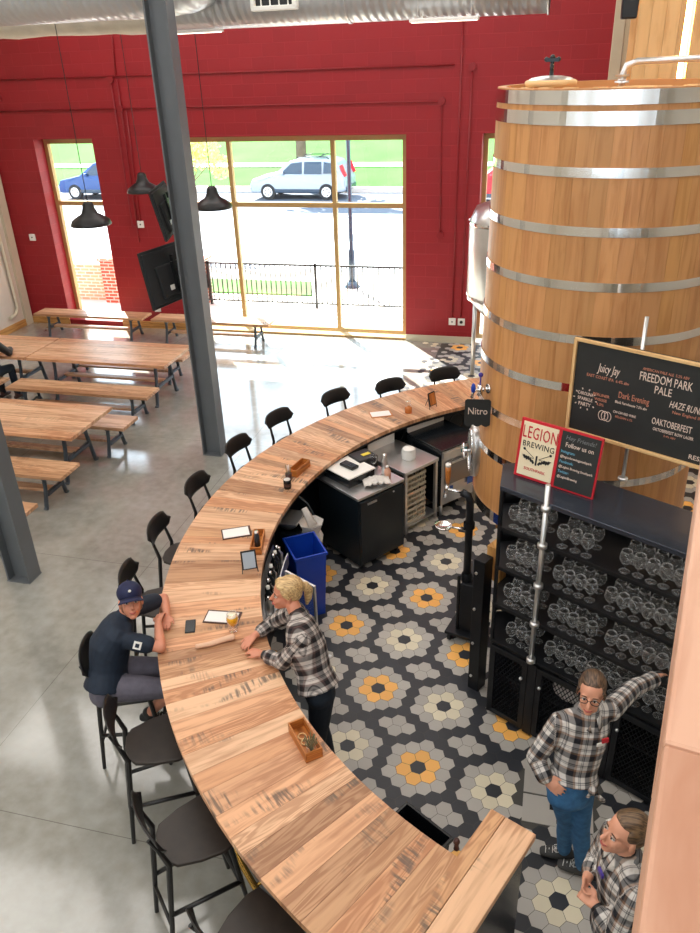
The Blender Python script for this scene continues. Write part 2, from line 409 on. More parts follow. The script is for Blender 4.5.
# ------------------------------------------------------------------ camera
H = 4.77
rr = V(0.9690254429124247, 0.244848746828786, -0.032230143728388616)
uu = V(-0.0861767752694593, 0.45755213485188795, 0.8849969532696917)
ff = V(-0.23143736602488504, 0.8548070747653256, -0.4644799355608491)
cam = bpy.data.cameras.new('camera'); cam.sensor_fit = 'HORIZONTAL'; cam.sensor_width = 36; cam.lens = 36*771.98/700; cam.clip_start = .02; cam.clip_end = 400
co = bpy.data.objects.new('camera', cam); COL.objects.link(co)
mw = Matrix((rr, uu, -ff)).transposed().to_4x4(); mw.translation = V(0, 0, H); co.matrix_world = mw
SC.camera = co
# ------------------------------------------------------------------ SETTING
D = 14.04
b = MB(); b.box((-1.9, 5.5, -.15), (18.4, 17.2, .3)); struct(b.build('floor', 'concrete'))
# hexagonal mosaic floor of the bar
S_ = .11203; ORG = V(-1.23553, 4.18289); TR = -.152348
ex = V(math.cos(TR), math.sin(TR)); ey = V(-math.sin(TR), math.cos(TR))
CT, RO, RI = V(1.24, 5.81), 4.256, 3.475
cols = {'g': srgb(178, 173, 166), 'c': srgb(222, 212, 186), 'y': srgb(248, 184, 96), 'd': srgb(44, 46, 52)}
b = MB(); rb = random.Random(3)
def tile_on(p):
    r = (p-CT).length
    if r < 3.95: return p.y > 1.2
    if p.y > 8.6 and p.x > -2.3:
        e = p.x+2.1+ .0*p.y
        return e > .5 or rb.random() < .15+e
    return False
DR = (V(.14, 3.83), V(.60, 4.25))
for a in range(-70, 80):
    for c in range(-90, 120):
        X = a/6.; Y = a/12.+c/6.
        p = ORG+ex*(X*5.19615*S_)+ey*(Y*6*S_)
        if not (-2.9 < p.x < 5.6 and 1.2 < p.y < 13.95): continue
        if not tile_on(p): continue
        if DR[0].x-.04 < p.x < DR[1].x+.04 and DR[0].y-.04 < p.y < DR[1].y+.04: continue
        k = 'd'
        for i in (math.floor(a/6.), math.floor(a/6.)+1):
            for j in (round((c+3*i)/6.)-1, round((c+3*i)/6.), round((c+3*i)/6.)+1):
                da, dc = a-6*i, c-(-3*i+6*j)
                h = max(abs(da), abs(dc), abs(da+dc))
                if h == 1: k = 'y' if (i+j) % 2 else 'c'
                elif h == 2: k = 'g'
                if (da, dc) in ((3, 1), (3, 2), (2, 2), (4, 1)): k = 'g'
        t = cols[k]; q = 1+(rb.random()-.5)*(.16 if k != 'd' else .3)
        t = (t[0]*q, t[1]*q, t[2]*q, 1)
        rad = S_/math.sqrt(3)*.975
        vs = [b.v((*(p+ex*rad*math.cos(R(60*m))+ey*rad*math.sin(R(60*m))), .006)) for m in range(6)]
        b.face(vs, None, t)
struct(b.build('floor', 'tile'))
b = MB(); n = 72
vs = [b.v((CT.x+3.96*math.cos(2*PI*i/n), CT.y+3.96*math.sin(2*PI*i/n), .003)) for i in range(n)]; b.face(vs)
b.box((1.9, 11.7, .0015), (7.6, 4.5, .003))
struct(b.build('floor', 'grout'))
# square drain panel set in the mosaic
dr = thing('floor_drain', 'square grey floor drain panel with dark grate behind the woman in blue jeans', 'drain', (.37, 4.04, .004))
b = MB(); g = cols['g']
for i in range(2):
    for j in range(2):
        b.box(((i-.5)*.25, (j-.5)*.25, .002), (.235, .235, .005), tint=tuple(x*(1+.08*(i-j)) for x in g[:3])+(1,))
b.build('cover_tile', 'tile', dr)
b = MB()
for i in range(5): b.box((-.04+i*.02, -.04, .007), (.008, .13, .006))
b.box((0, -.04, .0045), (.11, .14, .003)); b.build('grate', 'black_metal', dr)

# walls
def wall_boxes(b, spans, z0, z1, y, th):
    for x0, x1 in spans: b.box(((x0+x1)/2, y+th/2, (z0+z1)/2), (x1-x0, th, z1-z0))
b = MB(); th = .45
W1, W2, W3 = (-9.86, -8.60, .10), (-7.13, -2.60, 0.0), (-1.31, -.05, 0.0); ZT = 3.64
wall_boxes(b, [(-11.15, W1[0]), (W1[1], W2[0]), (W2[1], W3[0]), (W3[1], 6.3)], 0, ZT, D, th)
wall_boxes(b, [(W1[0], W1[1])], 0, W1[2], D, th)
wall_boxes(b, [(-11.15, 6.3)], ZT, 6.9, D, th)
struct(b.build('wall_back', 'red_block'))
b = MB(); b.box((-10.95, 5.5, 3.45), (.3, 17.1, 6.9)); struct(b.build('wall_left', 'wallwhite'))
b = MB(); b.box((7.2, 5.5, 3.45), (.3, 17.1, 6.9)); struct(b.build('wall_right', 'wallwhite'))
b = MB(); b.box((-1.9, -3.15, 1.6), (18.4, .3, 3.2)); b.box((-1.9, -3.15, 6.65), (18.4, .3, .5))
for x0, x1 in [(-11.1, -9.9)]+[(-9.9+.35+i*1.05, -9.9+1.05+i*1.05) for i in range(15)]+[(5.85, 7.3)]: b.box(((x0+x1)/2, -3.15, 4.8), (x1-x0, .3, 3.2))  # narrow openings added for daylight fill and bands in the hoop reflections
struct(b.build('wall_front', 'wallwhite'))
b = MB(); b.box((-1.9, 5.5, 7.0), (18.4, 17.4, .2)); struct(b.build('ceiling', 'ceilpaint'))
# baseboards
b = MB()
for x0, x1 in ((-10.8, W1[0]), (W1[1], W2[0])): b.box(((x0+x1)/2, D-.015, .07), (x1-x0, .03, .14))
struct(b.build('baseboard_back', 'base_wood'))
b = MB(); b.box((-10.785, 8, .07), (.03, 12, .14)); struct(b.build('baseboard_left', 'base_wood'))
b = MB()
for x0, x1 in ((W2[1], W3[0]), (W3[1], 6)): b.box(((x0+x1)/2, D-.012, .06), (x1-x0, .024, .12))
struct(b.build('baseboard_back', 'cream'))
# windows
def window(n, x0, x1, z0, z1, mull, trans):
    y = D+.36; w = .075; b = MB()
    for x, ww in [(x0+w/2, w), (x1-.06, .12)]+[(m_, w) for m_ in mull]: b.box((x, y, (z0+z1)/2), (ww, .1, z1-z0))
    for z, ww in ((z0+w/2, w), (z1-.055, .11), (trans, .085)): b.box(((x0+x1)/2, y+.001, z), (x1-x0, .096, ww))
    root = struct(b.build('window_%d' % n, 'winframe'))
    b = MB(); b.box(((x0+x1)/2, y+.02, (z0+z1)/2), (x1-x0-.02, .008, z1-z0-.02)); g = b.build('pane', 'glass', root)
    return root
window(1, W1[0], W1[1], W1[2], ZT, [], 2.42)
window(2, W2[0], W2[1], 0.0, ZT, [-6.00, -4.0], 2.42)
window(3, W3[0], W3[1], 0.0, ZT, [], 2.42)
b = MB(); b.box(((W2[0]+W2[1])/2, D+.1, .02), (W2[1]-W2[0], .2, .04)); struct(b.build('trim_1', 'winframe'))

# columns
def column(x, y, label):
    t = thing('steel_column', label, 'column', (x, y, 0))
    b = MB()
    for s in (-1, 1): b.box((s*.125, 0, 3.45), (.02, .2, 6.9))
    b.box((0, 0, 3.45), (.24, .015, 6.9)); b.build('beam', 'column', t)
    b = MB(); b.box((0, 0, .004), (.28, .22, .008)); b.build('base_plate', 'column', t)
    return t
column(-4.335, 8.84, 'grey steel column with two televisions mounted on it')
column(-5.185, 5.67, 'grey steel column rising at the edge beside the nearest bench')
# beige pilaster, timber wall and its light slot
b = MB(); b.box((.60, 12.6, 3.45), (.14, .14, 6.9)); b.box((.74, 12.65, 3.45), (.12, .12, 6.9)); struct(b.build('trim_2', 'cream'))
x = .665; b = MB(); rt = random.Random(5)
while x < 1.12:
    w = rt.uniform(.09, .16); w = min(w, 1.14-x); q = rt.uniform(.86, 1.1); b.box((x+w/2, 10.1, 3.45), (w-.002, .12, 6.9), grain=2, tint=(q, q*.98, q*.94, 1)); x += w
struct(b.build('wall_timber', 'clt_wood'))
x = 1.225; b = MB()
while x < 4.0:
    w = rt.uniform(.09, .16); q = rt.uniform(.86, 1.08); b.box((x+w/2, 10.1, 3.45), (w-.002, .12, 6.9), grain=2, tint=(q, q*.98, q*.94, 1)); x += w
struct(b.build('wall_timber', 'clt_wood'))
b = MB(); b.box((2.3, 10.19, 3.45), (3.4, .06, 6.9)); struct(b.build('wall_timber_back', 'clt_wood'))
t = b = MB(); b.box((1.175, 10.13, 5.2), (.045, .03, 3.2)); tag(b.build('light_strip', 'led'), 'glowing warm light strip set in the slot of the timber wall', 'light')

# conduits on the red wall
def conduit(label, segs, boxes, r=.014):
    t = thing('conduit', label, 'conduit', (segs[0][0][0], D, 0)); ox = segs[0][0][0]
    b = MB()
    for s in segs: b.tube([(p[0]-ox, -.022, p[1]) for p in s], r, 8)
    b.build('pipe', 'redpaint', t)
    for x, z in boxes:
        b = MB(); b.cyl((x-ox, -.001, z), (x-ox, -.05, z), .06, seg=14); b.build('junction_box', 'redpaint', t)
    return t
conduit('upper horizontal red conduit running along the whole red block wall', [[(-10.75, 4.67), (-1.80, 4.67)], [(-7.88, 4.67), (-7.82, 5.6)]], [])
conduit('lower horizontal red conduit below the long one on the red wall', [[(-10.75, 4.14), (-2.0, 4.14), (-1.98, 1.98)]], [(-7.9, 4.14), (-2.0, 4.14), (-1.98, 1.98)])
conduit('tall red conduit from duct down to the left white socket by the tank', [[(-1.69, 5.6), (-1.72, .5)]], [])
conduit('red conduit with round box, next to the tallest one, ending at the right socket', [[(-1.52, 4.63), (-1.56, .5)]], [(-1.52, 4.63)])
conduit('left red conduit of the three between the windows, ending in a jog', [[(-8.0, 4.62), (-8.02, 2.05), (-7.93, 2.05), (-7.93, 1.75)]], [(-8.0, 4.62)])
conduit('middle red conduit of the three between the narrow and wide windows', [[(-7.87, 4.62), (-7.92, 2.0)]], [])
conduit('right red conduit of the three, ending at a white socket', [[(-7.78, 4.1), (-7.84, 2.15)]], [])
conduit('short red pipe stub with elbow at upper left of the red wall', [[(-10.75, 4.42), (-10.35, 4.42), (-10.35, 4.32)]], [])
def socket(x, z, label, dark=False):
    t = thing('wall_socket', label, 'socket', (x, D, z))
    b = MB(); b.box((0, -.02, 0), (.13, .03, .13)); b.build('plate', 'white', t, .006)
    b = MB(); b.cyl((0, -.034, 0), (0, -.04, 0), .03 if dark else .014, seg=12); b.build('outlet', 'black_paint', t)
socket(-1.72, .41, 'white wall socket low on the red wall, the left of the pair')
socket(-1.55, .41, 'white wall socket with a dark round outlet, the right of the pair', True)
socket(-10.33, 1.80, 'white wall switch on red wall left of the narrow window')
socket(-7.84, 2.09, 'white socket at the end of the conduits above the television')
socket(-7.75, .42, 'small white socket low between the two benches by the red wall')
b = MB(); b.tube([(-10.74, 13.45, 6.5), (-10.74, 13.55, 2.2), (-10.74, 13.6, .45), (-10.74, 13.5, .33), (-10.74, 13.3, .3)], .035, 10)
tag(b.build('drain_pipe', 'cream'), 'cream pipe running down the white left wall and bending at its foot', 'pipe')
b = MB(); b.box((-10.77, 13.9, 3.45), (.06, .2, 6.9)); struct(b.build('trim_3', 'cream'))

# ducts
t = thing('air_duct', 'large round spiral metal air duct at upper left', 'duct', (-4.2, 9.4, 5.62))
b = MB(); b.tube([(-6.5, 0, 0), (-.8, 0, 0), (-.45, .1, .0), (-.2, .35, .05), (-.1, .8, .15)], .34, 28); b.build('pipe', 'duct', t)
b = MB(); b.box((-2.62, -.33, -.035), (.6, .14, .3)); b.build('vent', 'white', t, .01)
b = MB()
for i in range(5): b.box((-2.62, -.405, -.12+i*.05), (.5, .015, .012))
b.build('grille', 'black_paint', t)
t = thing('air_duct', 'silver spiral air duct ending in mid room above the wide window', 'duct', (-.28, 10.3, 5.50))
b = MB(); b.tube([(-4.6, 0, 0), (0, 0, 0)], .325, 28); b.tube([(-.02, 0, 0), (0.0, 0, 0)], .34, 28); b.tube([(-2.32, 0, 0), (-2.28, 0, 0)], .335, 28); b.build('pipe', 'duct', t)
def vent(x):
    b = MB(); z = -.12; w = .55
    for dx, dz, sx, sz in ((0, .15, w, .05), (0, -.15, w, .05), (-w/2+.02, 0, .05, .3), (w/2-.02, 0, .05, .3)): b.box((x+dx, -.36, z+dz+.12), (sx, .12, sz))
    f = b.build('vent', 'white', t, .008)
    b = MB(); b.box((x, -.34, z+.12), (w-.06, .05, .27)); b.build('opening', 'black_paint', f)
    b = MB()
    for i in range(4): b.box((x-w/2+.12+i*.11, -.385, z+.12), (.012, .02, .27))
    b.build('louver', 'white', f)
vent(-3.12); vent(-.25-.02)
t = thing('air_duct', 'pale insulation wrapped duct behind the large duct at upper left', 'duct', (-7.5, 10.75, 5.52))
b = MB()
rng = random.Random(2)
b.tube([(-3.2+i*.25, 0, rng.uniform(-.015, .015)) for i in range(23)], [.32+rng.uniform(-.012, .012) for i in range(23)], 24); b.build('pipe', 'insul', t)
for x, label in ((-4.5, 'white linear light fixture hanging below duct beside the column'), (-1.42, 'white linear light fixture hanging below duct above the wide window')):
    t = thing('linear_light', label, 'light', (x, 10.0, 5.155))
    b = MB(); b.box((0, 0, 0), (.78, .12, .035)); b.build('housing', 'white', t, .005)
    b = MB(); b.box((0, 0, -.02), (.74, .08, .008)); b.build('lamp', 'lampglow', t)
    b = MB()
    for s in (-1, 1): b.cyl((s*.3, 0, .01), (s*.3, 0, 1.74), .004, seg=6)
    b.build('cable', 'steel', t)
# pendants
def pendant(p, label):
    t = thing('pendant_lamp', label, 'lamp', p, 0, 'black barn pendant lamps over the benches')
    b = MB(); b.lathe([(.0, .30), (.05, .295), (.075, .26), (.085, .2), (.12, .13), (.2, .085), (.265, .04), (.29, -.02), (.285, -.03), (.255, .03), (.19, .07), (.11, .11), (.07, .17), (.0, .2)], seg=32); b.build('lamp_shade', 'lampblack', t)
    b = MB(); b.cyl((0, 0, .29), (0, 0, 6.9-p[2]), .006, seg=6); b.build('cord', 'black_paint', t)
    b = MB(); b.ball((0, 0, .06), (.045, .045, .06)); b.build('bulb', 'white', t)
pendant((-6.49, 10.2, 2.83), 'black dome pendant lamp hanging nearest, in front of the narrow window')
pendant((-7.11, 13.0, 2.87), 'black dome pendant lamp between the narrow window and upper television')
pendant((-5.14, 11.5, 2.86), 'black dome pendant lamp in front of the wide window right of column')
# speaker
t = thing('loudspeaker', 'black loudspeaker hanging at top beside the timber wall', 'speaker', (.535, 9.5, 5.06))
b = MB(); b.box((0, 0, .16), (.17, .2, .32), taper=.9); b.build('cabinet', 'black_paint', t, .015)
b = MB(); b.box((0, 0, .45), (.03, .03, .3)); b.box((0, .02, 1.2), (.02, .02, 1.3)); b.build('bracket', 'black_metal', t)

# mezzanine rail cap close to the camera
t = thing('handrail', 'broad pale timber rail cap close by at the right edge', 'railing', (.114, .44, 4.075), -math.atan2(.156, .814))
b = MB()
b.box((.245, .68, -.0225), (.48, .9, .10), grain=1, tint=(1.08, 1.1, 1.12, 1)); b.box((.245, -.37, -.0225), (.48, 1.2, .10), grain=1)
b.build('cap', 'rail_wood', t, .006)
for y in (.9, -.6):
    b = MB(); b.box((.42, y, -.5), (.06, .06, .98)); b.build('post', 'black_metal', t)
b = MB(); b.box((2.1, -1.35, 2.98), (3.0, 3.2, .2)); b.box((1.95, .75, 2.98), (2.7, 2.2, .2)); struct(b.build('floor_mezzanine', 'concrete'))
for y in (0, 1): 
    pass

# ------------------------------------------------------------------ EXTERIOR
b = MB(); b.box((-8, 16.85, -.1), (40, 4.6, .2)); struct(b.build('ground_patio', 'patio'))
b = MB(); b.prism([(-9.2, 16.8), (-5.3, 16.8), (-5.7, 18.0), (-9.2, 18.0)], -.05, .03); o = b.build('lawn_strip', 'grass'); struct(o)
b = MB(); b.prism([(-60, 19.2), (50, 19.2), (50, 34), (-60, 34)], -.7, -.6); struct(b.build('road', 'road'))
b = MB(); b.prism([(-60, 31), (50, 31), (50, 36.2), (-60, 36.2)], -.65, -.59); struct(b.build('road', 'road_shade'))  # band of the same road, coloured dark for the shade by the cars
b = MB(); b.box((-5, 19.1, -.4), (100, .3, .68)); b.box((-5, 36.3, -.5), (110, .3, .3)); struct(b.build('kerb', 'patio'))
b = MB()
vs = [b.v(p) for p in ((-70, 36.4, -.4), (50, 36.4, -.4), (50, 110, 9), (-70, 110, 9))]; b.face(vs)
vs = [b.v(p) for p in ((-70, 110, 9), (50, 110, 9), (50, 130, 30), (-70, 130, 30))]; b.face(vs); struct(b.build('lawn', 'lawn'))
b = MB(); vs = [b.v(p) for p in ((-70, 40.0, .10), (50, 40.0, .10), (50, 40.8, .20), (-70, 40.8, .20))]; b.face(vs); struct(b.build('path', 'patio'))
# fence
t = thing('metal_fence', 'black metal picket fence outside the wide window', 'fence', (-3, 15.9, 0))
b = MB(); b.box((-1.5, 0, .93), (7.0, .05, .035)); b.box((-1.5, 0, .10), (7.0, .03, .03)); b.build('rail', 'black_paint', t)
k = 0
for x in (-4.4, -1.92, .6):
    b = MB(); b.box((x, 0, .48), (.05, .05, .98)); b.build('post', 'black_paint', t)
b = MB()
x = -4.9
while x < 1.9: b.box((x, 0, .52), (.022, .022, .82)); x += .115
b.build('pickets', 'black_paint', t)
# brick piers and wall
for x, w, label, m_ in ((-7.72, .5, 'red brick pier outside at the left end of the picket fence', 'brick'), (-9.75, .36, 'red brick pier seen through the narrow left window', 'brick')):
    b = MB(); b.box((0, 0, .48), (w, .5, .96)); b.box((0, 0, .98), (w+.08, .58, .06)); tag(b.build('brick_pier', m_, None, 0, (x, 15.9, 0)), label, 'pier')
b = MB(); b.box((0, 0, .42), (2.6, .25, .84)); tag(b.build('brick_wall', 'brickpale', None, 0, (-11.35, 15.95, 0)), 'low sunlit pale brick wall seen through the narrow window', 'wall')
# lamp post
t = thing('lamp_post', 'slim dark lamp post standing beyond the picket fence', 'lamp post', (-4.58, 17.74, -.06))
b = MB(); b.tube([(0, 0, 0), (0, 0, .9), (0, 0, .95), (0, 0, 7)], [.09, .08, .05, .045], 12); b.build('pole', 'cardark', t)
b = MB(); b.lathe([(0, 0), (.2, 0), (.2, .08), (.12, .14), (.1, .2), (0, .2)], seg=16); b.build('base', 'cardark', t)
# trees
def tree(x, y, z, h, cr, cz, mleaf, label, nleaf=500, tr=.16, seed=1, ls=.22):
    t = thing('tree', label, 'tree', (x, y, z)); rg = random.Random(seed)
    b = MB(); b.tube([(0, 0, 0), (.05, 0, h*.4), (0, .05, h*.8)], [tr, tr*.8, tr*.5], 10)
    for k in range(6):
        a = rg.uniform(0, 6.28); b.tube([(0, 0, h*.5), (cr*.5*math.cos(a), cr*.5*math.sin(a), h*.5+cz*.4)], [tr*.4, tr*.12], 6)
    b.build('trunk', 'bark', t)
    b = MB()
    if nleaf:
        blobs = [(V(rg.gauss(0, cr*.4), rg.gauss(0, cr*.4), h*.62+rg.uniform(-.2, .5)*cz), rg.uniform(.25, .5)*cr) for k in range(12)]
        for k in range(nleaf):
            c, rr_ = rg.choice(blobs); d = V(rg.gauss(0, 1), rg.gauss(0, 1), rg.gauss(0, 1)).normalized()*rr_*rg.uniform(.6, 1)
            p = c+d; a1 = V(rg.gauss(0, 1), rg.gauss(0, 1), rg.gauss(0, 1)).normalized(); a2 = a1.orthogonal().normalized(); s = ls*rg.uniform(.6, 1.2)
            b.face([b.v(p+a1*s), b.v(p+a2*s*.5), b.v(p-a1*s), b.v(p-a2*s*.5)])
        b.build('foliage', mleaf, t)
    return t
tree(-11.35, 24.0, -.6, 4.2, 1.3, 1.5, 'leafyellow', 'small pale flowering tree seen left in the wide window', 1500, .06, 3, .09)
tree(-18.3, 19.8, -.3, 4.6, 2.0, 2.4, 'leafyellow', 'bright yellow flowering tree outside the narrow left window', 1800, .08, 4, .12)
tree(-12.0, 37.5, -.3, 12, 3, 4, 'leafgreen', 'tall tree trunk on the lawn behind the parked car', 600, .28, 5, .4)
tree(-38, 38, 0, 9, 4, 5, 'leafgreen', 'dark green tree far away at the left of the lawn', 1600, .4, 6, .5)

# parked cars
def car(name, x, y, z, rz, paint, label, detail=True):
    t = thing(name, label, 'car', (x, y, z), rz)
    Lc = 4.4; prof = [(-2.2, .35), (-2.22, .62), (-2.1, .86), (-1.35, 1.0), (-1.05, 1.06), (-.35, 1.58), (.1, 1.66), (1.35, 1.66), (1.75, 1.55), (2.12, 1.0), (2.2, .8), (2.2, .4), (2.05, .32), (-2.1, .3)]
    b = MB(); n = len(prof); w0, w1 = .9, .68
    def wd(z): return w0 if z < 1.0 else w0-(w0-w1)*(z-1.0)/.66
    a = [b.v((p[0], -wd(p[1]), p[1])) for p in prof]; c = [b.v((p[0], wd(p[1]), p[1])) for p in prof]
    b.face(a); b.face(c[::-1])
    for i in range(n): j = (i+1) % n; b.face([a[i], a[j], c[j], c[i]])
    b.build('body', paint, t, .05)
    for s in (-1, 1):
        for poly in ([(-.78, 1.08), (-.28, 1.5), (.22, 1.56), (.22, 1.08)], [(.32, 1.08), (.32, 1.56), (1.1, 1.56), (1.1, 1.08)], [(1.2, 1.1), (1.2, 1.55), (1.55, 1.5), (1.8, 1.12)]):
            b = MB(); vs = [b.v((p[0], s*(wd(p[1])+.012), p[1])) for p in poly]; vs2 = [b.v((p[0], s*(wd(p[1])-.03), p[1])) for p in poly]
            b.face(vs); b.face(vs2[::-1])
            for i in range(4): j = (i+1) % 4; b.face([vs[i], vs[j], vs2[j], vs2[i]])
            b.build('side_window', 'cardark', t)
    for x_ in (-1.38, 1.32):
        for s in (-1, 1):
            b = MB(); b.cyl((x_, s*.72, .34), (x_, s*.93, .34), .34, seg=24); w = b.build('wheel', 'tyre', t, .02)
            b = MB(); b.cyl((x_, s*.9, .34), (x_, s*.95, .34), .21, seg=20); b.build('hubcap', 'white', w)
            b = MB()
            for k in range(5):
                a_ = k*2*PI/5; b.cyl((x_+.13*math.cos(a_), s*.945, .34+.13*math.sin(a_)), (x_+.13*math.cos(a_), s*.955, .34+.13*math.sin(a_)), .035, seg=8)
            b.build('vent_hole', 'tyre', w)
    b = MB()
    for s in (-1, 1): b.box((2.08, s*.8, 1.2), (.14, .12, .5), rot=Matrix.Rotation(R(-22), 3, 'Y'))
    b.build('tail_light', 'red', t)
    b = MB()
    for s in (-1, 1): b.tube([(-.1, s*.6, 1.66), (0, s*.6, 1.74), (1.3, s*.6, 1.74), (1.4, s*.6, 1.66)], .02, 8)
    b.box((.3, 0, 1.76), (.05, 1.25, .03)); b.box((1.0, 0, 1.76), (.05, 1.25, .03)); b.build('roof_rack', 'tyre', t)
    b = MB(); b.box((-2.15, 0, .5), (.16, 1.7, .22)); b.box((2.15, 0, .45), (.2, 1.7, .22)); b.box((0, -.9, .38), (3.4, .05, .16)); b.build('bumper', 'cardark', t, .03)
    b = MB()
    for s in (-1, 1): b.box((-.65, s*.97, 1.12), (.12, .14, .12))
    b.build('mirror', paint, t, .02)
    return t
car('parked_car', -11.15, 34.95, -.59, R(0), 'carpaint', 'silver white sport utility car parked across the road')
car('parked_car', -20.6, 34.6, -.59, R(0), 'carblue', 'dark blue car parked across the road behind the flowering tree')
car('parked_car', -2.0, 33.9, -.59, R(0), 'red', 'dark red car glimpsed through the narrow window by the wooden tank')
# ------------------------------------------------------------------ BAR
bar = thing('bar_counter', 'long curved bar with radiating reclaimed wood planks and dark body', 'bar', (CT.x, CT.y, 0))
TOP = 1.07
def pol(r, a, z): return V(r*math.cos(a), r*math.sin(a), z)
b = MB(); rg = random.Random(11)
a = R(84); aend = R(245.9)
palette = [(1., 1., 1.), (1.1, 1.1, 1.1), (.78, .70, .62), (1.18, 1.2, 1.22), (.9, .82, .72), (.70, .62, .55), (1.04, .92, .84), (1.2, 1.22, 1.24), (1.04, .88, .76), (1.12, 1.0, .92)]
prev = None
while a < aend-1e-4:
    w = rg.choice((.11, .13, .15, .17, .19))/RO; a1 = min(a+w, aend)
    if aend-a1 < .012: a1 = aend
    c = rg.choice([p for p in palette if p != prev]); prev = c; q = rg.uniform(.95, 1.05); t = tuple(x*q for x in c)+(1,)
    # some planks are butt-jointed part way along
    cuts = [RI, RO]
    g = .0011/RO; am = (a+a1)/2
    for r0, r1 in zip(cuts[:-1], cuts[1:]):
        ou, ov = rg.random()*30, rg.random()*30
        P = [pol(r0, a+g, TOP), pol(r1, a+g, TOP), pol(r1, a1-g, TOP), pol(r0, a1-g, TOP)]; Q = [p-V(0, 0, .042) for p in P]
        vp = [b.v(p) for p in P]; vq = [b.v(p) for p in Q]
        uvs = [(r0+ou, (a-am)*RO+ov), (r1+ou, (a-am)*RO+ov), (r1+ou, (a1-am)*RO+ov), (r0+ou, (a1-am)*RO+ov)]
        b.face(vp, uvs, t); b.face(vq[::-1], uvs[::-1], t)
        for i in range(4): j = (i+1) % 4; b.face([vp[i], vq[i], vq[j], vp[j]], [uvs[i], uvs[i], uvs[j], uvs[j]], t)
    a = a1
b.build('countertop', 'bar_wood', bar)
# end boards
b = MB(); u_ = V(.4083, .9128, 0); v_ = V(.9128, -.4083, 0); E0 = V(-.07-CT.x, 2.99-CT.y, TOP-.021)
for off, w, t in ((.045, .088, (1.02, .92, .78, 1)), (.182, .184, (1.22, 1.22, 1.22, 1))):
    b.box(E0+v_*off-u_*.93, (1.86, w-.002, .044), rot=Matrix((u_, v_, V(0, 0, 1))).transposed(), grain=0, tint=t)
b.build('end_board', 'bar_wood', bar, .003)
b = MB(); cpos = E0+v_*.235-u_*.98; b.box((cpos.x, cpos.y, .515), (1.72, .05, 1.03), rot=Matrix((u_, v_, V(0, 0, 1))).transposed()); 
cpos = E0+v_*.14-u_*.14; b.box((cpos.x, cpos.y, .515), (.04, .2, 1.03), rot=Matrix((u_, v_, V(0, 0, 1))).transposed())
b.build('end_panel', 'black_gloss', bar)
def arcwall(r0, r1, z0, z1, a0, a1, name, m, n=64):
    b = MB(); b.lathe([(r0, z0), (r1, z0), (r1, z1), (r0, z1)], (0, 0, 0), n, False, True, a0, a1); 
    return b.build(name, m, bar)
M['barfront'] = plain('barfront', srgb(96, 100, 104), .5, 0, .1, 4)
arcwall(3.88, 3.98, 0, 1.028, R(84), R(246), 'front_wall', 'barfront')
arcwall(3.80, 3.875, 0, 1.028, R(84), R(246), 'back_wall', 'cooler')
arcwall(RI+.02, 3.88, .985, 1.027, R(84), R(245), 'underframe', 'black_metal')
b = MB(); b.tube([pol(4.06, R(96+i*2.5), .2) for i in range(60)], .022, 10); b.build('foot_rail', 'brass', bar)
for i in range(11):
    an = R(102+i*14); b = MB(); b.cyl(pol(3.97, an, .2), pol(4.05, an, .2), .012, seg=8); b.build('rail_bracket', 'brass', bar)

# stools
def make_stool():
    t = thing('bar_stool', '', 'stool')
    # local frame: +x towards the bar, origin on the floor under the seat
    b = MB(); z = .725
    pts = [(-.19, -.10), (-.205, 0), (-.19, .10), (-.15, .16), (-.02, .205), (.12, .225), (.2, .21), (.215, 0), (.2, -.21), (.12, -.225), (-.02, -.205), (-.15, -.16)]
    b.prism(pts, z-.012, z+.014); b.build('seat', 'stoolseat', t, .008)
    b = MB(); b.box((.0, 0, z-.03), (.3, .24, .035)); b.build('seat_frame', 'stool', t)
    for s in (-1, 1):
        b = MB(); b.tube([(.165, s*.17, z-.015), (.235, s*.185, 0)], [(.018, .016), (.013, .012)], 8, smooth=False); b.build('leg', 'stool', t)
        b = MB(); b.tube([(-.275, s*.155, 0), (-.20, s*.15, z-.05), (-.19, s*.148, z+.03), (-.235, s*.145, z+.2), (-.27, s*.14, z+.29)], [(.014, .013), (.019, .017), (.018, .016), (.014, .012), (.012, .009)], 8, smooth=False); b.build('leg', 'stool', t)
    b = MB()
    b.tube([(.205, -.18, .30), (.205, .18, .30)], (.018), 6); b.tube([(-.25, -.152, .25), (-.25, .152, .25)], .012, 6)
    for s in (-1, 1): b.tube([(.2, s*.18, .34), (-.24, s*.154, .34)], (.015), 6)
    b.build('stretcher', 'stool', t)
    # curved oval backrest
    b = MB(); n = 15; rows = 7; F = []; B_ = []
    for i in range(n):
        u = -1+2*i/(n-1); y = u*.228; dx = .045*(u*u); hh = .078*math.sqrt(max(0, 1-abs(u)**5))+.010
        fr, bk = [], []
        for j in range(rows):
            w = -1+2*j/(rows-1); zz = z+.268+w*hh+.01*(1-u*u); xx = -.262+dx-.02*w
            e = .011*math.sqrt(max(0, 1-w*w*.9))*math.sqrt(max(.1, 1-u**6))
            fr.append(b.v((xx+e, y, zz))); bk.append(b.v((xx-e, y, zz)))
        F.append(fr); B_.append(bk)
    for i in range(n-1):
        for j in range(rows-1):
            b.face([F[i][j], F[i+1][j], F[i+1][j+1], F[i][j+1]], smooth=True); b.face([B_[i][j], B_[i][j+1], B_[i+1][j+1], B_[i+1][j]], smooth=True)
        b.face([F[i][0], B_[i][0], B_[i+1][0], F[i+1][0]], smooth=True); b.face([F[i][-1], F[i+1][-1], B_[i+1][-1], B_[i][-1]], smooth=True)
    for i in (0, n-1):
        for j in range(rows-1): b.face([F[i][j], F[i][j+1], B_[i][j+1], B_[i][j]])
    b.build('backrest', 'stool', t)
    return t
stool0 = make_stool()
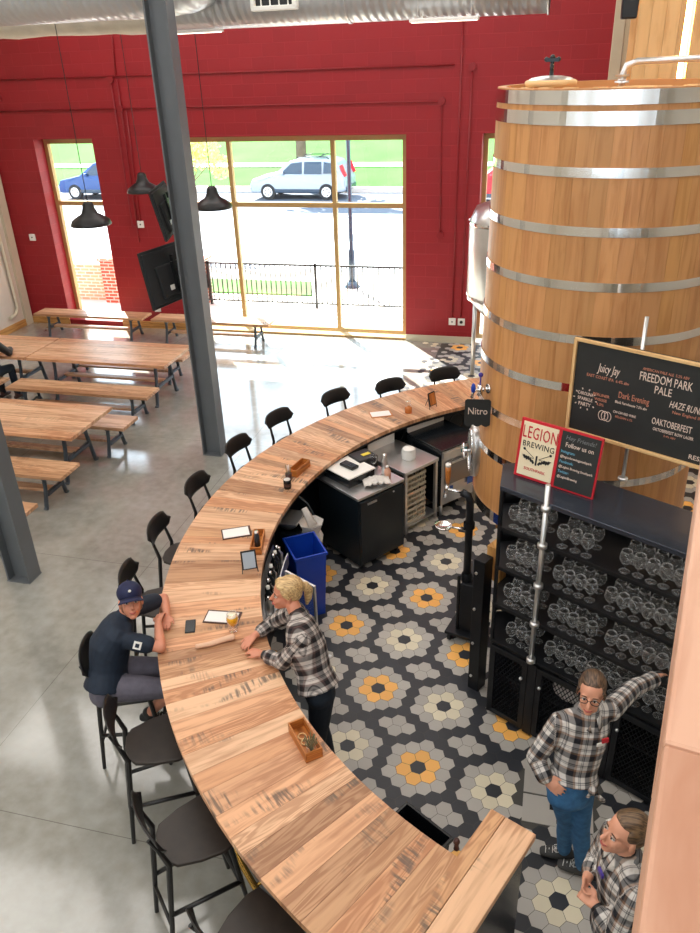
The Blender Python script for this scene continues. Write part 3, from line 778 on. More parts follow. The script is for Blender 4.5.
ST = [(113.0, 4.47, 0, 'black bar stool at the far end of the bar, half hidden by the wooden tank'),
      (122.5, 4.46, 0, 'black bar stool second from the far end, behind the tent-shaped card stand'),
      (132.7, 4.43, 0, 'black bar stool third from the far end, behind the flat menu and jar'),
      (142.0, 4.55, 2, 'black bar stool fourth from the far end, against the bright floor'),
      (152.7, 4.58, 2, 'black bar stool fifth from the far end, right of the grey column'),
      (162.6, 4.47, 2, 'black bar stool sixth from the far end, just below the grey column foot'),
      (174.2, 4.36, 0, 'black bar stool seventh from the far end, level with the dark jar'),
      (184.8, 4.36, 0, 'black bar stool next beyond the one behind the navy cap'),
      (194.4, 4.38, 0, 'black bar stool whose backrest shows just behind the navy cap'),
      (206.3, 4.52, -6, 'black bar stool on which the man in the navy shirt sits'),
      (215.0, 4.36, -2, 'empty black bar stool right beside the seated man, brown seat showing'),
      (225.7, 4.34, 0, 'empty bar stool with whole brown seat and footrest in view near the camera'),
      (236.0, 4.36, 4, 'nearest black bar stool, cut off by the bottom edge')]
first = True
for ang, r_, tw, lab in ST:
    a_ = R(ang); loc = (CT.x+r_*math.cos(a_), CT.y+r_*math.sin(a_), 0.0); rz = a_+PI+R(tw)
    if first: stool0.location = loc; stool0.rotation_euler = (0, 0, rz); stool0['label'] = lab; stool0['group'] = 'black bar stools along the curved bar'; first = False
    else: dup(stool0, loc, rz, lab, 'black bar stools along the curved bar')

# ------------------------------------------------------------------ TABLES AND BENCHES
def trestle(t, x, hz, wy, sc=1.):
    """cast A-shaped leg in the yz plane"""
    b = MB(); th = .05
    for s in (-1, 1):
        b.tube([(x, s*wy*.30, hz), (x, s*wy*.34, hz*.62), (x, s*wy*.46, .03), (x, s*wy*.5, 0)], [(.025, .035*sc), (.025, .028*sc), (.025, .035*sc), (.03, .045*sc)], 8, lat=(1, 0, 0), smooth=False)
    b.box((x, 0, hz-.02), (.06, wy*.7, .04)); b.box((x, 0, hz*.42), (.05, wy*.66, .05*sc))
    return b.build('leg', 'legmetal', t)
def make_planktop(L_, W_, z, n, th, m, t, rgn):
    b = MB(); y = -W_/2; ws = [rgn.uniform(.8, 1.2) for i in range(n)]; S = sum(ws)
    for w in ws:
        w = w*W_/S; c = rgn.choice(palette); b.box((0, y+w/2, z-th/2), (L_, w-.0015, th), grain=0, tint=tuple(x for x in c)+(1,)); y += w
    return b.build('top' if W_ > .6 else 'seat', m, t, .002)
def make_table(seed):
    t = thing('dining_table', '', 'table'); make_planktop(2.42, 1.0, .76, 6, .045, 'table_wood', t, random.Random(seed))
    for x in (-.9, .9): trestle(t, x, .715, .74)
    b = MB(); b.box((0, 0, .32), (1.8, .1, .04), grain=0); b.build('stretcher', 'table_wood', t); return t
def make_bench(seed):
    t = thing('bench', '', 'bench'); make_planktop(2.42, .42, .46, 3, .045, 'table_wood', t, random.Random(seed))
    for x in (-.92, .92): trestle(t, x, .415, .46, .8)
    b = MB(); b.box((0, 0, .17), (1.85, .12, .035), grain=0); b.build('stretcher', 'table_wood', t); return t
tb = make_table(1)
TB = [(-6.79, 10.53, 'long plank-topped table at the back, right one of the two pushed end to end'), (-9.24, 10.53, 'plank-topped table at far left in the back row, a person sits at it'),
      (-6.79, 7.97, 'plank-topped table with metal trestle legs nearest to the camera on the left')]
for i, (x, y, lab) in enumerate(TB):
    if i == 0: tb.location = (x, y, 0); tb['label'] = lab; tb['group'] = 'wooden plank tables'
    else: dup(tb, (x, y, 0), PI if i == 2 else 0, lab, 'wooden plank tables')
bn = make_bench(4)
BN = [(-8.88, 13.40, 'wooden bench against the red wall below the narrow window'), (-6.26, 13.38, 'wooden bench in front of the wide window by the column'),
      (-7.05, 11.34, 'wooden bench on the far side of the back table, only its right end showing'), (-6.86, 9.70, 'long wooden bench on the near side of the back table, whole right end visible'),
      (-6.66, 8.64, 'wooden bench on far side of the nearer table, its right end past the tabletop'), (-6.70, 7.20, 'wooden bench on the near side of the nearer table beside the left column'),
      (-6.62, 6.20, 'wooden bench whose right corner just shows beside the left column'), (-9.50, 9.70, 'wooden bench the dark-clothed person sits on at the left edge')]
for i, (x, y, lab) in enumerate(BN):
    if i == 0: bn.location = (x, y, 0); bn['label'] = lab; bn['group'] = 'wooden plank benches'
    else: dup(bn, (x, y, 0), 0 if i % 2 else PI, lab, 'wooden plank benches')

# ------------------------------------------------------------------ TELEVISIONS
def tv(p, rz, tilt, label, sc=1.):
    t = thing('television', label, 'television', p, rz); t.scale = (sc, sc, sc)
    rot = Matrix.Rotation(tilt, 3, 'X')
    # local: x along the width, back faces -y
    b = MB(); b.box(rot@V(0, .03, 0), (1.2, .03, .70), rot=rot); b.box(rot@V(0, .012, 0), (1.14, .03, .64), rot=rot); b.build('casing', 'screen', t, .01)
    b = MB(); b.box(rot@V(0, -.02, -.06), (.85, .05, .40), rot=rot, taper=.9); b.build('back_cover', 'screen', t, .02)
    b = MB(); b.box(rot@V(0, .048, 0), (1.17, .006, .67), rot=rot); b.build('screen', 'black_gloss', t)
    b = MB(); b.box(rot@V(0, -.06, 0), (.3, .03, .3), rot=rot)
    for s in (-1, 1): b.box(rot@V(s*.1, -.06, 0), (.04, .04, .46), rot=rot)
    b.tube([(0, -.07, 0), (.06, -.16, 0), (0, -.25, 0)], .03, 8); b.box((0, -.26, 0), (.1, .04, .3)); b.build('wall_mount', 'black_metal', t)
    b = MB(); b.box(rot@V(-.22, -.05, -.15), (.07, .012, .06), rot=rot); b.build('sticker', 'white', t)
    return t
tv((-4.61, 8.98, 2.48), R(79), R(-9), 'television seen from behind, mounted low on the grey column')
tv((-4.67, 9.04, 3.22), R(107), R(-12), 'upper television seen edge-on above the other on the column', .84)

# ------------------------------------------------------------------ WOODEN TANK
TX, TY = .372, 6.415
tank = thing('wooden_tank', 'giant oak fermenting tank with bright metal hoops', 'tank', (TX, TY, 0))
zb, zt = 1.22, 4.57
def trad(z): return .912-(z-1.277)*.0123
b = MB(); n = 46; rg = random.Random(21)
edges = []; a = 0
while a < 2*PI-.02:
    w = rg.uniform(.10, .17); 
    if 2*PI-a-w < .08: w = 2*PI-a
    edges.append((a, a+w)); a += w
for a0, a1 in edges:
    q = rg.uniform(.86, 1.08); t = (q, q*rg.uniform(.96, 1.02), q*rg.uniform(.9, 1.04), 1); ou = rg.random()*30
    g = .0008; m_ = 3
    for k in range(m_):
        c0 = a0+g+(a1-a0-2*g)*k/m_; c1 = a0+g+(a1-a0-2*g)*(k+1)/m_
        zs = [zb+(zt-zb)*i/4 for i in range(5)]
        for z0, z1 in zip(zs[:-1], zs[1:]):
            P = [pol(trad(z0), c0, z0), pol(trad(z0), c1, z0), pol(trad(z1), c1, z1), pol(trad(z1), c0, z1)]
            b.face([b.v(p) for p in P], [(z0+ou, c0*.9+ou), (z0+ou, c1*.9+ou), (z1+ou, c1*.9+ou), (z1+ou, c0*.9+ou)], t)
    P = [pol(trad(zt), a0, zt), pol(trad(zt), a1, zt), pol(trad(zt)-.06, a1, zt), pol(trad(zt)-.06, a0, zt)]
    b.face([b.v(p) for p in P], [(0+ou, 0), (.1+ou, 0), (.1+ou, .06), (ou, .06)], t)
r_ = trad(zt)-.06
P = [pol(r_, 2*PI*i/60, zt) for i in range(60)]; Q = [pol(r_, 2*PI*i/60, zt-.05) for i in range(60)]
vp = [b.v(p) for p in P]; vq = [b.v(p) for p in Q]
for i in range(60): b.face([vp[i], vp[(i+1) % 60], vq[(i+1) % 60], vq[i]])
b.face(vq); 
b.face([b.v(pol(trad(zb)-.01, 2*PI*i/60, zb+.06)) for i in range(60)])
b.build('staves', 'stave_wood', tank)
hz = [(4.562, .085), (4.441, .085), (4.107, .062), (3.734, .062), (3.367, .062), (2.986, .062), (2.617, .062), (2.231, .062), (1.845, .062), (1.300, .095)]
for z, w in hz:
    b = MB(); r0, r1 = trad(z)+.002, trad(z-w)+.002
    b.lathe([(r1, z-w), (r1+.005, z-w), (r0+.005, z), (r0, z)], seg=110, smooth=False, closedprof=True); b.build('hoop', 'hoop', tank)
# manway on the top
b = MB(); b.lathe([(.0, 0), (.175, 0), (.175, .03), (.16, .04), (0, .04)], (-.49, -.35, zt+.005), 32); mwy = b.build('hatch', 'pine', tank)
b = MB(); b.lathe([(.155, .0), (.13, .014), (.07, .024), (0, .028)], (-.49, -.35, zt+.044), 24); b.build('hatch_dome', 'steel', mwy)
b = MB(); b.cyl((-.49, -.35, zt+.06), (-.49, -.35, zt+.16), .014)
b.box((-.49, -.35, zt+.165), (.09, .03, .025)); b.ball((-.53, -.35, zt+.168), .016); b.ball((-.45, -.35, zt+.168), .016); b.ball((-.49, -.35, zt+.18), .018); b.build('hatch_knob', 'black_gloss', mwy)
b = MB(); b.lathe([(0, 0), (.18, 0), (.18, .03), (0, .03)], (.1, -.1, zt-.05), 24)
b.build('top_fitting', 'pine', tank)
for k in range(9):
    an = R(215+k*14); p = pol(r_-.03, an, zt-.015); b = MB(); b.box(p, (.05, .09, .04), rot=Matrix.Rotation(an, 3, 'Z')); b.build('wedge', 'pine', tank)
b = MB(); b.tube([(.0, .1, zt-.05), (.0, .1, zt+.05), (.02, .1, zt+.11), (.09, .1, zt+.135), (1.3, .1, zt+.15)], .022, 12); b.lathe([(.05, 0), (.05, .012), (.03, .012), (.03, .04), (.05, .04), (.05, .055)], (0, .1, zt-.0), 16); b.build('vent_pipe', 'steel', tank)
# tasting tap with slate tag, manway and clamp on the left side
an = R(209)
p = pol(trad(2.35)-.0, an, 2.36); d = V(math.cos(an), math.sin(an), 0)
b = MB(); b.cyl(p, p+d*.1, .02, seg=12); b.cyl(p+d*.0, p+d*.015, .04, seg=16); b.cyl(p+d*.08-V(0, 0, .05), p+d*.08+V(0, 0, .05), .022, seg=12); b.tube([p+d*.08, p+d*.14, p+d*.15-V(0, 0, .06)], .014, 8); tp = b.build('tap', 'chrome', tank)
b = MB(); b.cyl(p+d*.08+V(0, 0, .05), p+d*.08+V(0, 0, .12), .006, seg=8); b.ball(p+d*.08+V(0, 0, .13), .02); b.build('tap_knob', 'slatepurple', tp)
b = MB(); b.ball(p+d*.14+V(0, 0, .02), (.02, .02, .045)); b.build('tap_handle', 'blue', tp)
an2 = R(194); p2 = pol(trad(1.9), an2, 1.68); d2 = V(math.cos(an2), math.sin(an2), 0); s2 = V(-d2.y, d2.x, 0)
b = MB(); b.tube([p2-d2*.02, p2+d2*.05], [(.25, .15), (.25, .15)], 28, lat=(0, 0, 1)); sm = b.build('side_manway', 'steel', tank, .01)
b = MB(); b.tube([p2+d2*.06+V(0, 0, .2*math.cos(k*PI/8))*1.+s2*.11*math.sin(k*PI/8) for k in range(16)], .012, 6, closed=True); b.build('rim', 'chrome', sm)
b = MB(); b.cyl(p2+d2*.05, p2+d2*.13, .014, seg=8)
for k in range(3):
    q = Matrix.Rotation(k*PI/3, 3, d2)@V(0, 0, .08); b.cyl(p2+d2*.12-q, p2+d2*.12+q, .008, seg=8)
b.build('hand_wheel', 'chrome', sm)
# stand
for ang in (45, 135, 225, 315):
    b = MB(); q = pol(.70, R(ang), 0); b.box((q.x, q.y, .51), (.12, .12, 1.02)); b.build('leg', 'black_metal', tank, .004)
b = MB()
for s in (-1, 1): b.box((s*.5, 0, 1.045), (.12, 1.25, .05)); b.box((0, s*.5, .985), (1.25, .10, .06))
b.build('frame', 'black_metal', tank)
b = MB()
for i in range(6): b.box((-.6+i*.24, 0, 1.145), (.12, 1.3-abs(i-2.5)*.12, .15), grain=1)
b.build('support_beam', 'base_wood', tank)
# slate tag
t = thing('slate_tag', 'small scalloped slate tag lettered in chalk hanging from the tank tap', 'sign', (TX+p.x+d.x*.10+.01, TY+p.y+d.y*.12-.03, 2.18), R(6))
b = MB(); poly = [(-.105, .10), (-.09, .115), (.09, .115), (.105, .10)]+[(.105-.21*i/24, -.11-.018*abs(math.sin(i/24*PI*3))) for i in range(25)]
b.prism(poly, -.004, .004, None, Matrix.Rotation(PI/2, 4, 'X')); b.build('board', 'chalk', t)
txt('Nitro', .085, 'chalkwhite', t, (0, -.006, .01), wx=.85)
b = MB(); b.tube([(-.05, 0, .11), (0, .03, .17), (.05, 0, .11)], .003, 6); b.build('string', 'cloth', t)

# steel post with bolts beside the shelf
t = thing('support_post', 'black bolted steel post standing at the left end of the glass shelf', 'post', (-.32, 5.06, 0), R(-28))
b = MB(); b.box((0, 0, .66), (.10, .12, 1.32)); b.build('post', 'black_metal', t, .004)
for z in (.15, .5, .85, 1.2):
    b = MB(); b.cyl((-.02, -.06, z), (-.02, -.072, z), .012, seg=8); b.build('bolt', 'steel', t)
b = MB(); b.box((.05, .12, 1.25), (.12, .12, .30), grain=2); b.build('wood_block', 'base_wood', t)

# bright steel tank in the background
t = thing('steel_tank', 'tall bright stainless tank standing behind the wooden tank by the red wall', 'tank', (-.72, 12.6, 0))
b = MB(); b.lathe([(0, .72), (.06, .72), (.60, 1.31), (.60, 2.5), (.5, 2.72), (.12, 2.86), (0, 2.87)], seg=48); b.build('vessel', 'steel', t)
b = MB(); b.lathe([(.608, 1.30), (.615, 1.33), (.608, 1.36)], seg=48); b.build('weld_band', 'chrome', t)
b = MB(); b.lathe([(.608, 2.46), (.615, 2.49), (.608, 2.52)], seg=48); b.build('weld_band', 'chrome', t)
for k in range(4):
    q = pol(.47, R(200+k*90), 0); b = MB(); b.cyl((q.x, q.y, 0), (q.x, q.y, 1.25), .035, seg=12); b.build('leg', 'steel', t)
b = MB(); b.cyl((0, 0, 2.85), (0, 0, 3.0), .08); b.build('neck', 'chrome', t)
# ------------------------------------------------------------------ GLASS SHELF
SA = math.atan2(-.482, .876)
SO = V(-.22, 4.79, 0); sd = V(.876, -.482, 0); sn = V(.482, .876, 0)
def shelfpt(s, n_, z): p = SO+sd*s+sn*n_; return (p.x, p.y, z)
sh = thing('glass_shelf', 'black metal glass rack over mesh-doored cabinet in front of the tank', 'shelf', SO, SA)
SL, SDp = 1.95, .50
def shape(z0, z1, fr=0.): return [(0, fr), (SL, fr), (SL, SDp), (.03, SDp), (-.17, .30)]
b = MB(); b.prism(shape(0, 0), 2.085, 2.12); b.build('top', plain('shelftop', srgb(74, 80, 92), .2, .6, .1, 5), sh, .003)
b = MB(); b.prism(shape(0, 0), .735, .76); b.build('cabinet_top', 'black_metal', sh, .002)
LV = (1.10, 1.44, 1.78)
for z in LV:
    b = MB(); b.prism(shape(0, 0), z-.012, z); b.box((SL/2, .004, z-.0), (SL, .008, .03)); b.build('shelf_board', 'black_paint', sh)
for x, y in ((.012, .012), (SL-.012, .012), (.04, SDp-.02), (-.155, .30), (1.2, SDp-.02), (SL-.012, SDp-.02)):
    b = MB(); b.box((x, y, 1.42), (.022, .022, 1.33)); b.build('upright', 'black_metal', sh)
b = MB()
for z0, hh in ((.77, .22), (1.10, .15), (1.44, .15), (1.78, .15)):
    b.box((SL/2+.02, SDp-.012, z0+hh/2), (SL-.05, .006, hh))
    b.tube([(-.165, .30, z0+hh/2), (.03, SDp, z0+hh/2)], [(hh/2, .004)]*2, 4, lat=(0, 0, 1))
b.build('back_rail', 'black_paint', sh)
b = MB()
for z0, hh in ((.77, .22), (1.10, .15), (1.44, .15), (1.78, .15)):
    x = .06
    while x < SL: b.box((x, SDp-.02, z0+hh/2), (.006, .008, hh)); x += .022
b.build('back_ribs', 'black_metal', sh)
# cabinet carcass
b = MB(); b.box((SL/2, SDp-.01, .37), (SL, .02, .73)); b.box((.01, .18, .37), (.02, .34, .73)); b.box((SL-.01, .25, .37), (.02, .48, .73)); b.box((SL/2, .26, .05), (SL-.02, .46, .03)); b.box((SL/2, .28, .38), (SL-.04, .4, .02)); b.build('carcass', 'black_paint', sh)
for x0, x1, kb in ((.02, .35, .31), (.43, .97, .47), (1.05, 1.55, 1.09)):
    b = MB(); w = .045
    for x in (x0+w/2, x1-w/2): b.box((x, .0, .38), (w, .03, .68))
    for z in (.04+w/2, .72-w/2): b.box(((x0+x1)/2, .0, z), (x1-x0-.002, .028, w))
    d_ = b.build('door', 'black_metal', sh, .002)
    b = MB(); s = .034; za, zc = .085, .675; xa, xb = x0+w, x1-w; hgt = zc-za; k = -hgt/1.6
    while k < (xb-xa):
        for sg in (1, -1):
            # line x = k + t, z = za + 1.6 t, clipped
            t0 = max(0, -k); t1 = min(hgt/1.6, (xb-xa)-k)
            if t1 > t0:
                X0, X1 = xa+k+t0, xa+k+t1; Z0, Z1 = za+1.6*t0, za+1.6*t1
                if sg < 0: X0, X1 = xa+xb-X0, xa+xb-X1
                b.tube([(X0, .004*sg, Z0), (X1, .004*sg, Z1)], .0035, 4, cap=False, smooth=False)
        k += s
    b.build('mesh_panel', 'black_metal', d_)
    b = MB(); b.ball((kb, -.03, .56), .014); b.cyl((kb, -.01, .56), (kb, -.03, .56), .006, seg=8); b.build('door_knob', 'steel', d_)
for x in (.39, 1.01, 1.58):
    b = MB(); b.box((x, .0, .38), (.07, .03, .7)); b.build('stile', 'black_metal', sh)
# galvanised pipe post with collars
b = MB(); b.cyl((.375, -.02, .76), (.375, -.02, 2.27), .017, seg=14); pp = b.build('pipe_post', 'steel', sh)
for z in (.775, 1.115, 1.455, 1.795, 2.09):
    b = MB(); b.lathe([(.018, -.02), (.034, -.016), (.034, .016), (.018, .02)], (.375, -.02, z), 14); b.build('collar', 'steel', pp)
b = MB()
for q in ((.03, 0), (-.03, 0), (0, .03)): b.ball((.375+q[0], -.02+q[1], .765), .008, None, 6, 4)
b.build('flange_bolt', 'steel', pp)
t = thing('folded_cloth', 'grey cloth bundle behind the mesh door of the cabinet', 'cloth', shelfpt(.62, .18, .40), SA)
b = MB(); b.ball((0, 0, .09), (.14, .1, .09), None, 14, 8); b.build('fabric', 'cloth', t)

# drinking glasses
def make_glass():
    t = thing('beer_glass', '', 'glass')
    b = MB(); b.lathe([(.0, .004), (.034, .0), (.036, .003), (.02, .008), (.006, .014), (.0045, .03), (.006, .052), (.02, .062), (.037, .085), (.043, .108), (.040, .135), (.033, .162), (.0315, .162), (.0385, .134), (.0415, .108), (.035, .087), (.016, .066), (0, .062)], seg=14)
    b.build('glass', 'drink', t); return t
G0 = make_glass(); gme = [c for c in G0.children][0].data
for c in list(G0.children): bpy.data.objects.remove(c)
bpy.data.objects.remove(G0)
rg = random.Random(9)
CL = [(1.78, .05, .34, 4, 'top shelf, left of the pipe post'), (1.78, .43, .70, 3, 'top shelf, in the middle group'), (1.78, .88, 1.75, 10, 'top shelf, in the right group'),
      (1.44, .05, .34, 4, 'second shelf from the top, left of the pipe post'), (1.44, .43, .76, 4, 'second shelf from the top, in the middle group'), (1.44, .82, 1.75, 11, 'second shelf from the top, in the right group'),
      (1.10, .05, .34, 4, 'third shelf from the top, left of the pipe post'), (1.10, .43, .80, 5, 'third shelf from the top, in the middle group'), (1.10, .86, 1.75, 10, 'third shelf from the top, in the right group'),
      (.76, .10, .34, 3, 'cabinet top, left of the pipe post'), (.76, .43, 1.6, 14, 'cabinet top, right of the pipe post')]
for z, s0, s1, nc, nm in CL:
    for i in range(nc):
        for j in range(2):
            s = s0+(s1-s0)*(i+.5)/nc+rg.uniform(-.004, .004); n_ = .08+j*.13+rg.uniform(-.006, .006)
            o = bpy.data.objects.new('beer_glass', gme); COL.objects.link(o); o.location = shelfpt(s, n_, z+.0005)
            o.scale = (1., 1., 1.); tag(o, 'clear stemmed beer glass on the '+nm, 'glass', 'beer glasses on the '+nm)

# ------------------------------------------------------------------ CHALKBOARDS
bd = thing('chalkboard', 'large pine-framed chalkboard menu above the glass shelf', 'sign', shelfpt(.15, .585, 2.385), SA)
bw, bh = 1.25, .69
b = MB(); b.box((bw/2, .012, bh/2), (bw, .016, bh)); b.build('panel', 'chalk', bd)
b = MB(); w = .022
for z in (w/2, bh-w/2): b.box((bw/2, 0, z), (bw, .03, w), grain=0)
for x in (w/2, bw-w/2): b.box((x, 0, bh/2), (w, .03, bh-2*w), grain=2)
b.build('frame', 'pine', bd, .003)
def tb_(s, sz, m, x, z, w=None, **k):
    o = txt(s, sz, m, bd, (x, .002, z), **k)
    if w: xs = [v.co.x for v in o.data.vertices]; o.scale = (w/(max(xs)-min(xs)), 1, 1)
    return o
tb_('Juicy Jay', .085, 'chalkwhite', .262, .512, .16, shear=.25)
tb_('EAST COAST IPA  6.4% abv', .030, 'chalkpink', .262, .446, .30)
tb_('AMERICAN PALE ALE  5.2% ABV', .026, 'chalkpink', .639, .575, .30)
tb_('FREEDOM PARK', .082, 'chalkwhite', .645, .522, .34); tb_('PALE', .075, 'chalkwhite', .64, .452, .11)
tb_('CAROLINA', .034, 'chalkwhite', .119, .305, .115); tb_('SPARKLE', .034, 'chalkwhite', .119, .266, .11); tb_('PARTY', .038, 'chalkwhite', .119, .226, .09)
for k in range(10):
    a_ = k*2*PI/10; x, z = .119+.082*math.cos(a_), .266+.075*math.sin(a_); b = MB(); b.box((x, .003, z), (.012, .003, .007), rot=Matrix.Rotation(-a_, 3, 'Y')); b.build('chalk_ray', 'chalkwhite', bd)
for i, s in enumerate(('BERLINER', 'WEISSE', '4.5%')): tb_(s, .028, 'chalkpink', .232, .322-i*.034)
tb_('Dark Evening', .062, 'chalkpink', .457, .357, .21); tb_('Black Farmhouse 7.5% abv', .026, 'chalkwhite', .445, .305, .22)
for dx in (-.022, .0, .022):
    b = MB(); b.tube([(.275+dx+.024*math.cos(k*PI/8), .003, .181+.034*math.sin(k*PI/8)) for k in range(16)], .0028, 4, closed=True); b.build('chalk_drawing', 'chalkwhite', bd)
tb_('CIN CIN RED WINE', .024, 'chalkwhite', .41, .232, .16); tb_('BELGIAN 6.1%', .022, 'chalkpink', .41, .200, .12)
tb_('HAZE RUNNER', .066, 'chalkwhite', .822, .380, .26, shear=.3); tb_('New England IPA', .028, 'chalkpink', .82, .332, .20)
tb_('OAKTOBERFEST', .066, 'chalkwhite', .729, .239, .26); tb_('OKTOBERFEST ROW LAGER', .030, 'chalkwhite', .746, .186, .265); tb_('5.4% ABV', .020, 'chalkpink', .73, .155)
tb_('RESERVE', .045, 'chalkwhite', .955, .062, .17)
for x in (.45, 1.07):
    b = MB(); b.cyl((x, .04, -.265), (x, .04, .90), .013, seg=12); b.lathe([(.014, 0), (.035, 0), (.035, .012), (.014, .014)], (x, .04, -.265), 12); b.build('pipe_post', 'steel', bd)
# brewery sign
lg = thing('brewery_sign', 'red-framed brewery sign with cream left panel and blackboard right panel', 'sign', shelfpt(-.02, .20, 2.122), SA+R(2))
tl = Matrix.Rotation(R(-9), 4, 'X')
inner = bpy.data.objects.new('board', None)
w_, h_ = .60, .43
b = MB(); rt_ = tl.to_3x3()
b.box(rt_@V(w_/2, .01, h_/2), (w_, .018, h_), rot=rt_); brd = b.build('frame', 'red', lg, .003); bpy.data.objects.remove(inner)
b = MB(); b.box(rt_@V(.155, -.001, h_/2), (.265, .006, h_-.04), rot=rt_); b.build('cream_panel', 'signcream', lg, .002)
b = MB(); b.box(rt_@V(.45, -.001, h_/2), (.275, .006, h_-.03), rot=rt_); b.build('slate_panel', 'chalk', lg)
def lt(s, sz, m, x, z, **k):
    o = txt(s, sz, m, lg, tuple(rt_@V(x, -.0055, z)), **k); o.rotation_euler = (PI/2-R(9), 0, 0); return o
lt('LEGION', .125, 'red', .158, .335, wx=.56, sp=1.1); lt('BREWING', .058, 'black_paint', .158, .252, wx=.88, sp=1.1)
lt('SOUTHPARK', .030, 'red', .155, .075, wx=.95)
b = MB()
for s in (-1, 1):
    for k in range(5):
        c = rt_@V(.158+s*(.025+k*.017), -.006, .135+.010*k*(1 if k < 3 else .6)); b.box(c, (.016, .003, .026), rot=rt_@Matrix.Rotation(s*R(35), 3, 'Y'))
    p0 = rt_@V(.158+s*.02, -.006, .165); p1 = rt_@V(.158+s*.10, -.006, .215); b.tube([p0, p1], .002, 4); b.ball(p1, (.01, .003, .01), None, 8, 5)
    b.tube([rt_@V(.158+s*.02, -.006, .16), rt_@V(.158+s*.11, -.006, .17)], .002, 4)
b.box(rt_@V(.158, -.006, .15), (.012, .003, .07), rot=rt_); b.build('emblem', 'black_paint', lg)
lt('Hey Friends!', .042, 'chalkgrey', .45, .375, shear=.2); lt('Follow us on', .046, 'chalkwhite', .45, .325, wx=.85)
for i, (s, m_) in enumerate((('Instagram:', 'chalkblue'), ('@legionbrewingsouthpark', 'chalkwhite'), ('Facebook:', 'chalkblue'), ('@Legion Brewing Southpark', 'chalkwhite'), ('Twitter:', 'chalkblue'), ('@LegionBrewing', 'chalkwhite'))):
    lt(s, .028 if m_ == 'chalkblue' else .024, m_, .325, .275-i*.036, align='LEFT', wx=.88)

# ------------------------------------------------------------------ BACK-BAR EQUIPMENT
fr = thing('keg_cooler', 'black under-counter cooler on casters behind the bar', 'cooler', (-1.66, 6.51, 0), R(54))
# local: -y is the left face, +x to the back right; front face towards the viewer's right
def eq(pos, rz): return pos
b = MB(); b.box((.27, .33, .465), (.62, .66, .79)); b.build('body', 'cooler', fr, .006)
b = MB(); b.box((.27, .33, .875), (.64, .68, .03)); b.build('top', 'steel', fr, .003)
b = MB(); b.box((.27, -.012, .465), (.60, .025, .75)); dd_ = b.build('door', 'cooler', fr, .004)
b = MB(); b.box((.12, -.032, .80), (.12, .012, .02)); b.build('handle', 'steel', dd_)
b = MB(); b.cyl((.42, -.024, .81), (.42, -.03, .81), .01, seg=8); b.build('lock', 'steel', dd_)
for x, y in ((.03, .06), (.52, .06), (.03, .6), (.52, .6)):
    b = MB(); b.cyl((x-.015, y, .03), (x+.015, y, .03), .03, seg=12); b.box((x, y, .06), (.04, .05, .03)); b.build('caster', 'black_metal', fr)
def on(root, x, y, z=0):
    m = Matrix.Translation(root.location)@Matrix.Rotation(root.rotation_euler[2], 4, 'Z'); p = m@V(x, y, z); return (p.x, p.y, z)
t = thing('cash_terminal', 'white-topped register printer with black sides on the cooler', 'register', on(fr, .20, .42, .891), R(54)+R(92))
b = MB(); b.box((0, 0, .05), (.40, .36, .10)); b.build('base', 'black_gloss', t, .008)
b = MB(); b.box((0, 0, .108), (.41, .37, .016)); b.build('lid', 'white', t, .004)
t2 = thing('card_reader', 'black card reader lying on the white register', 'card reader', (t.location.x, t.location.y, 1.0075), R(60))
b = MB(); b.box((0, 0, .016), (.1, .19, .03)); b.build('body', 'black_gloss', t2, .008)
b = MB(); b.box((0, .035, .033), (.08, .08, .004)); b.build('screen', 'cooler', t2)
b = MB()
for i in range(3):
    for j in range(3): b.box((-.028+i*.028, -.02-j*.025, .033), (.02, .015, .004))
b.build('keypad', 'legmetal', t2)
t = thing('bar_towel', 'crumpled white bar towel at the corner of the cooler', 'towel', on(fr, .30, .10, .891), .4)
b = MB(); rg = random.Random(8); nx, ny = 14, 10; g = [[b.v((-.14+.28*i/nx, -.08+.16*j/ny, .012+.05*abs(math.sin(i*1.1+j*.7))*math.exp(-((i-7)/6)**2)+rg.uniform(0, .012))) for j in range(ny+1)] for i in range(nx+1)]
for i in range(nx):
    for j in range(ny): b.face([g[i][j], g[i+1][j], g[i+1][j+1], g[i][j+1]], smooth=True)
o = b.build('fabric', 'cloth', t); sm_ = o.modifiers.new('solid', 'SOLIDIFY'); sm_.thickness = .008; sm_.offset = 1
def bottle(name, label, cat, pos, r_, h_, m_, capm, neck=.4):
    t = thing(name, label, cat, pos)
    b = MB(); b.lathe([(0, 0), (r_, 0), (r_, h_*.68), (r_*neck, h_*.84), (r_*neck, h_), (0, h_)], seg=20); b.build('body', m_, t)
    b = MB(); b.lathe([(r_*neck*1.15, h_*.94), (r_*neck*1.15, h_*1.04), (0, h_*1.05)], seg=16); b.build('lid', capm, t); return t
bottle('soap_bottle', 'pink plastic pump bottle beside the white towel', 'bottle', on(fr, .47, .12, .891), .035, .14, 'pinkplastic', 'white')
bottle('shaker', 'tall steel shaker bottle right of the pink bottle', 'bottle', on(fr, .52, .22, .891), .033, .22, 'steel', 'chrome', .6)
o = bpy.data.objects.new('beer_glass', gme); COL.objects.link(o); o.location = on(fr, .50, .38, .892); tag(o, 'empty clear glass on the cooler behind the pink bottle', 'glass')
pr_ = thing('receipt_printer', 'black receipt printer with a yellow label at the back of the cooler top', 'printer', on(fr, .46, .50, 0), R(50))
b = MB(); b.box((0, 0, .96), (.24, .22, .14)); b.build('body', 'black_paint', pr_, .01)
b = MB(); b.box((.03, -.01, 1.032), (.1, .05, .004)); b.build('label_strip', 'label_yellow', pr_)

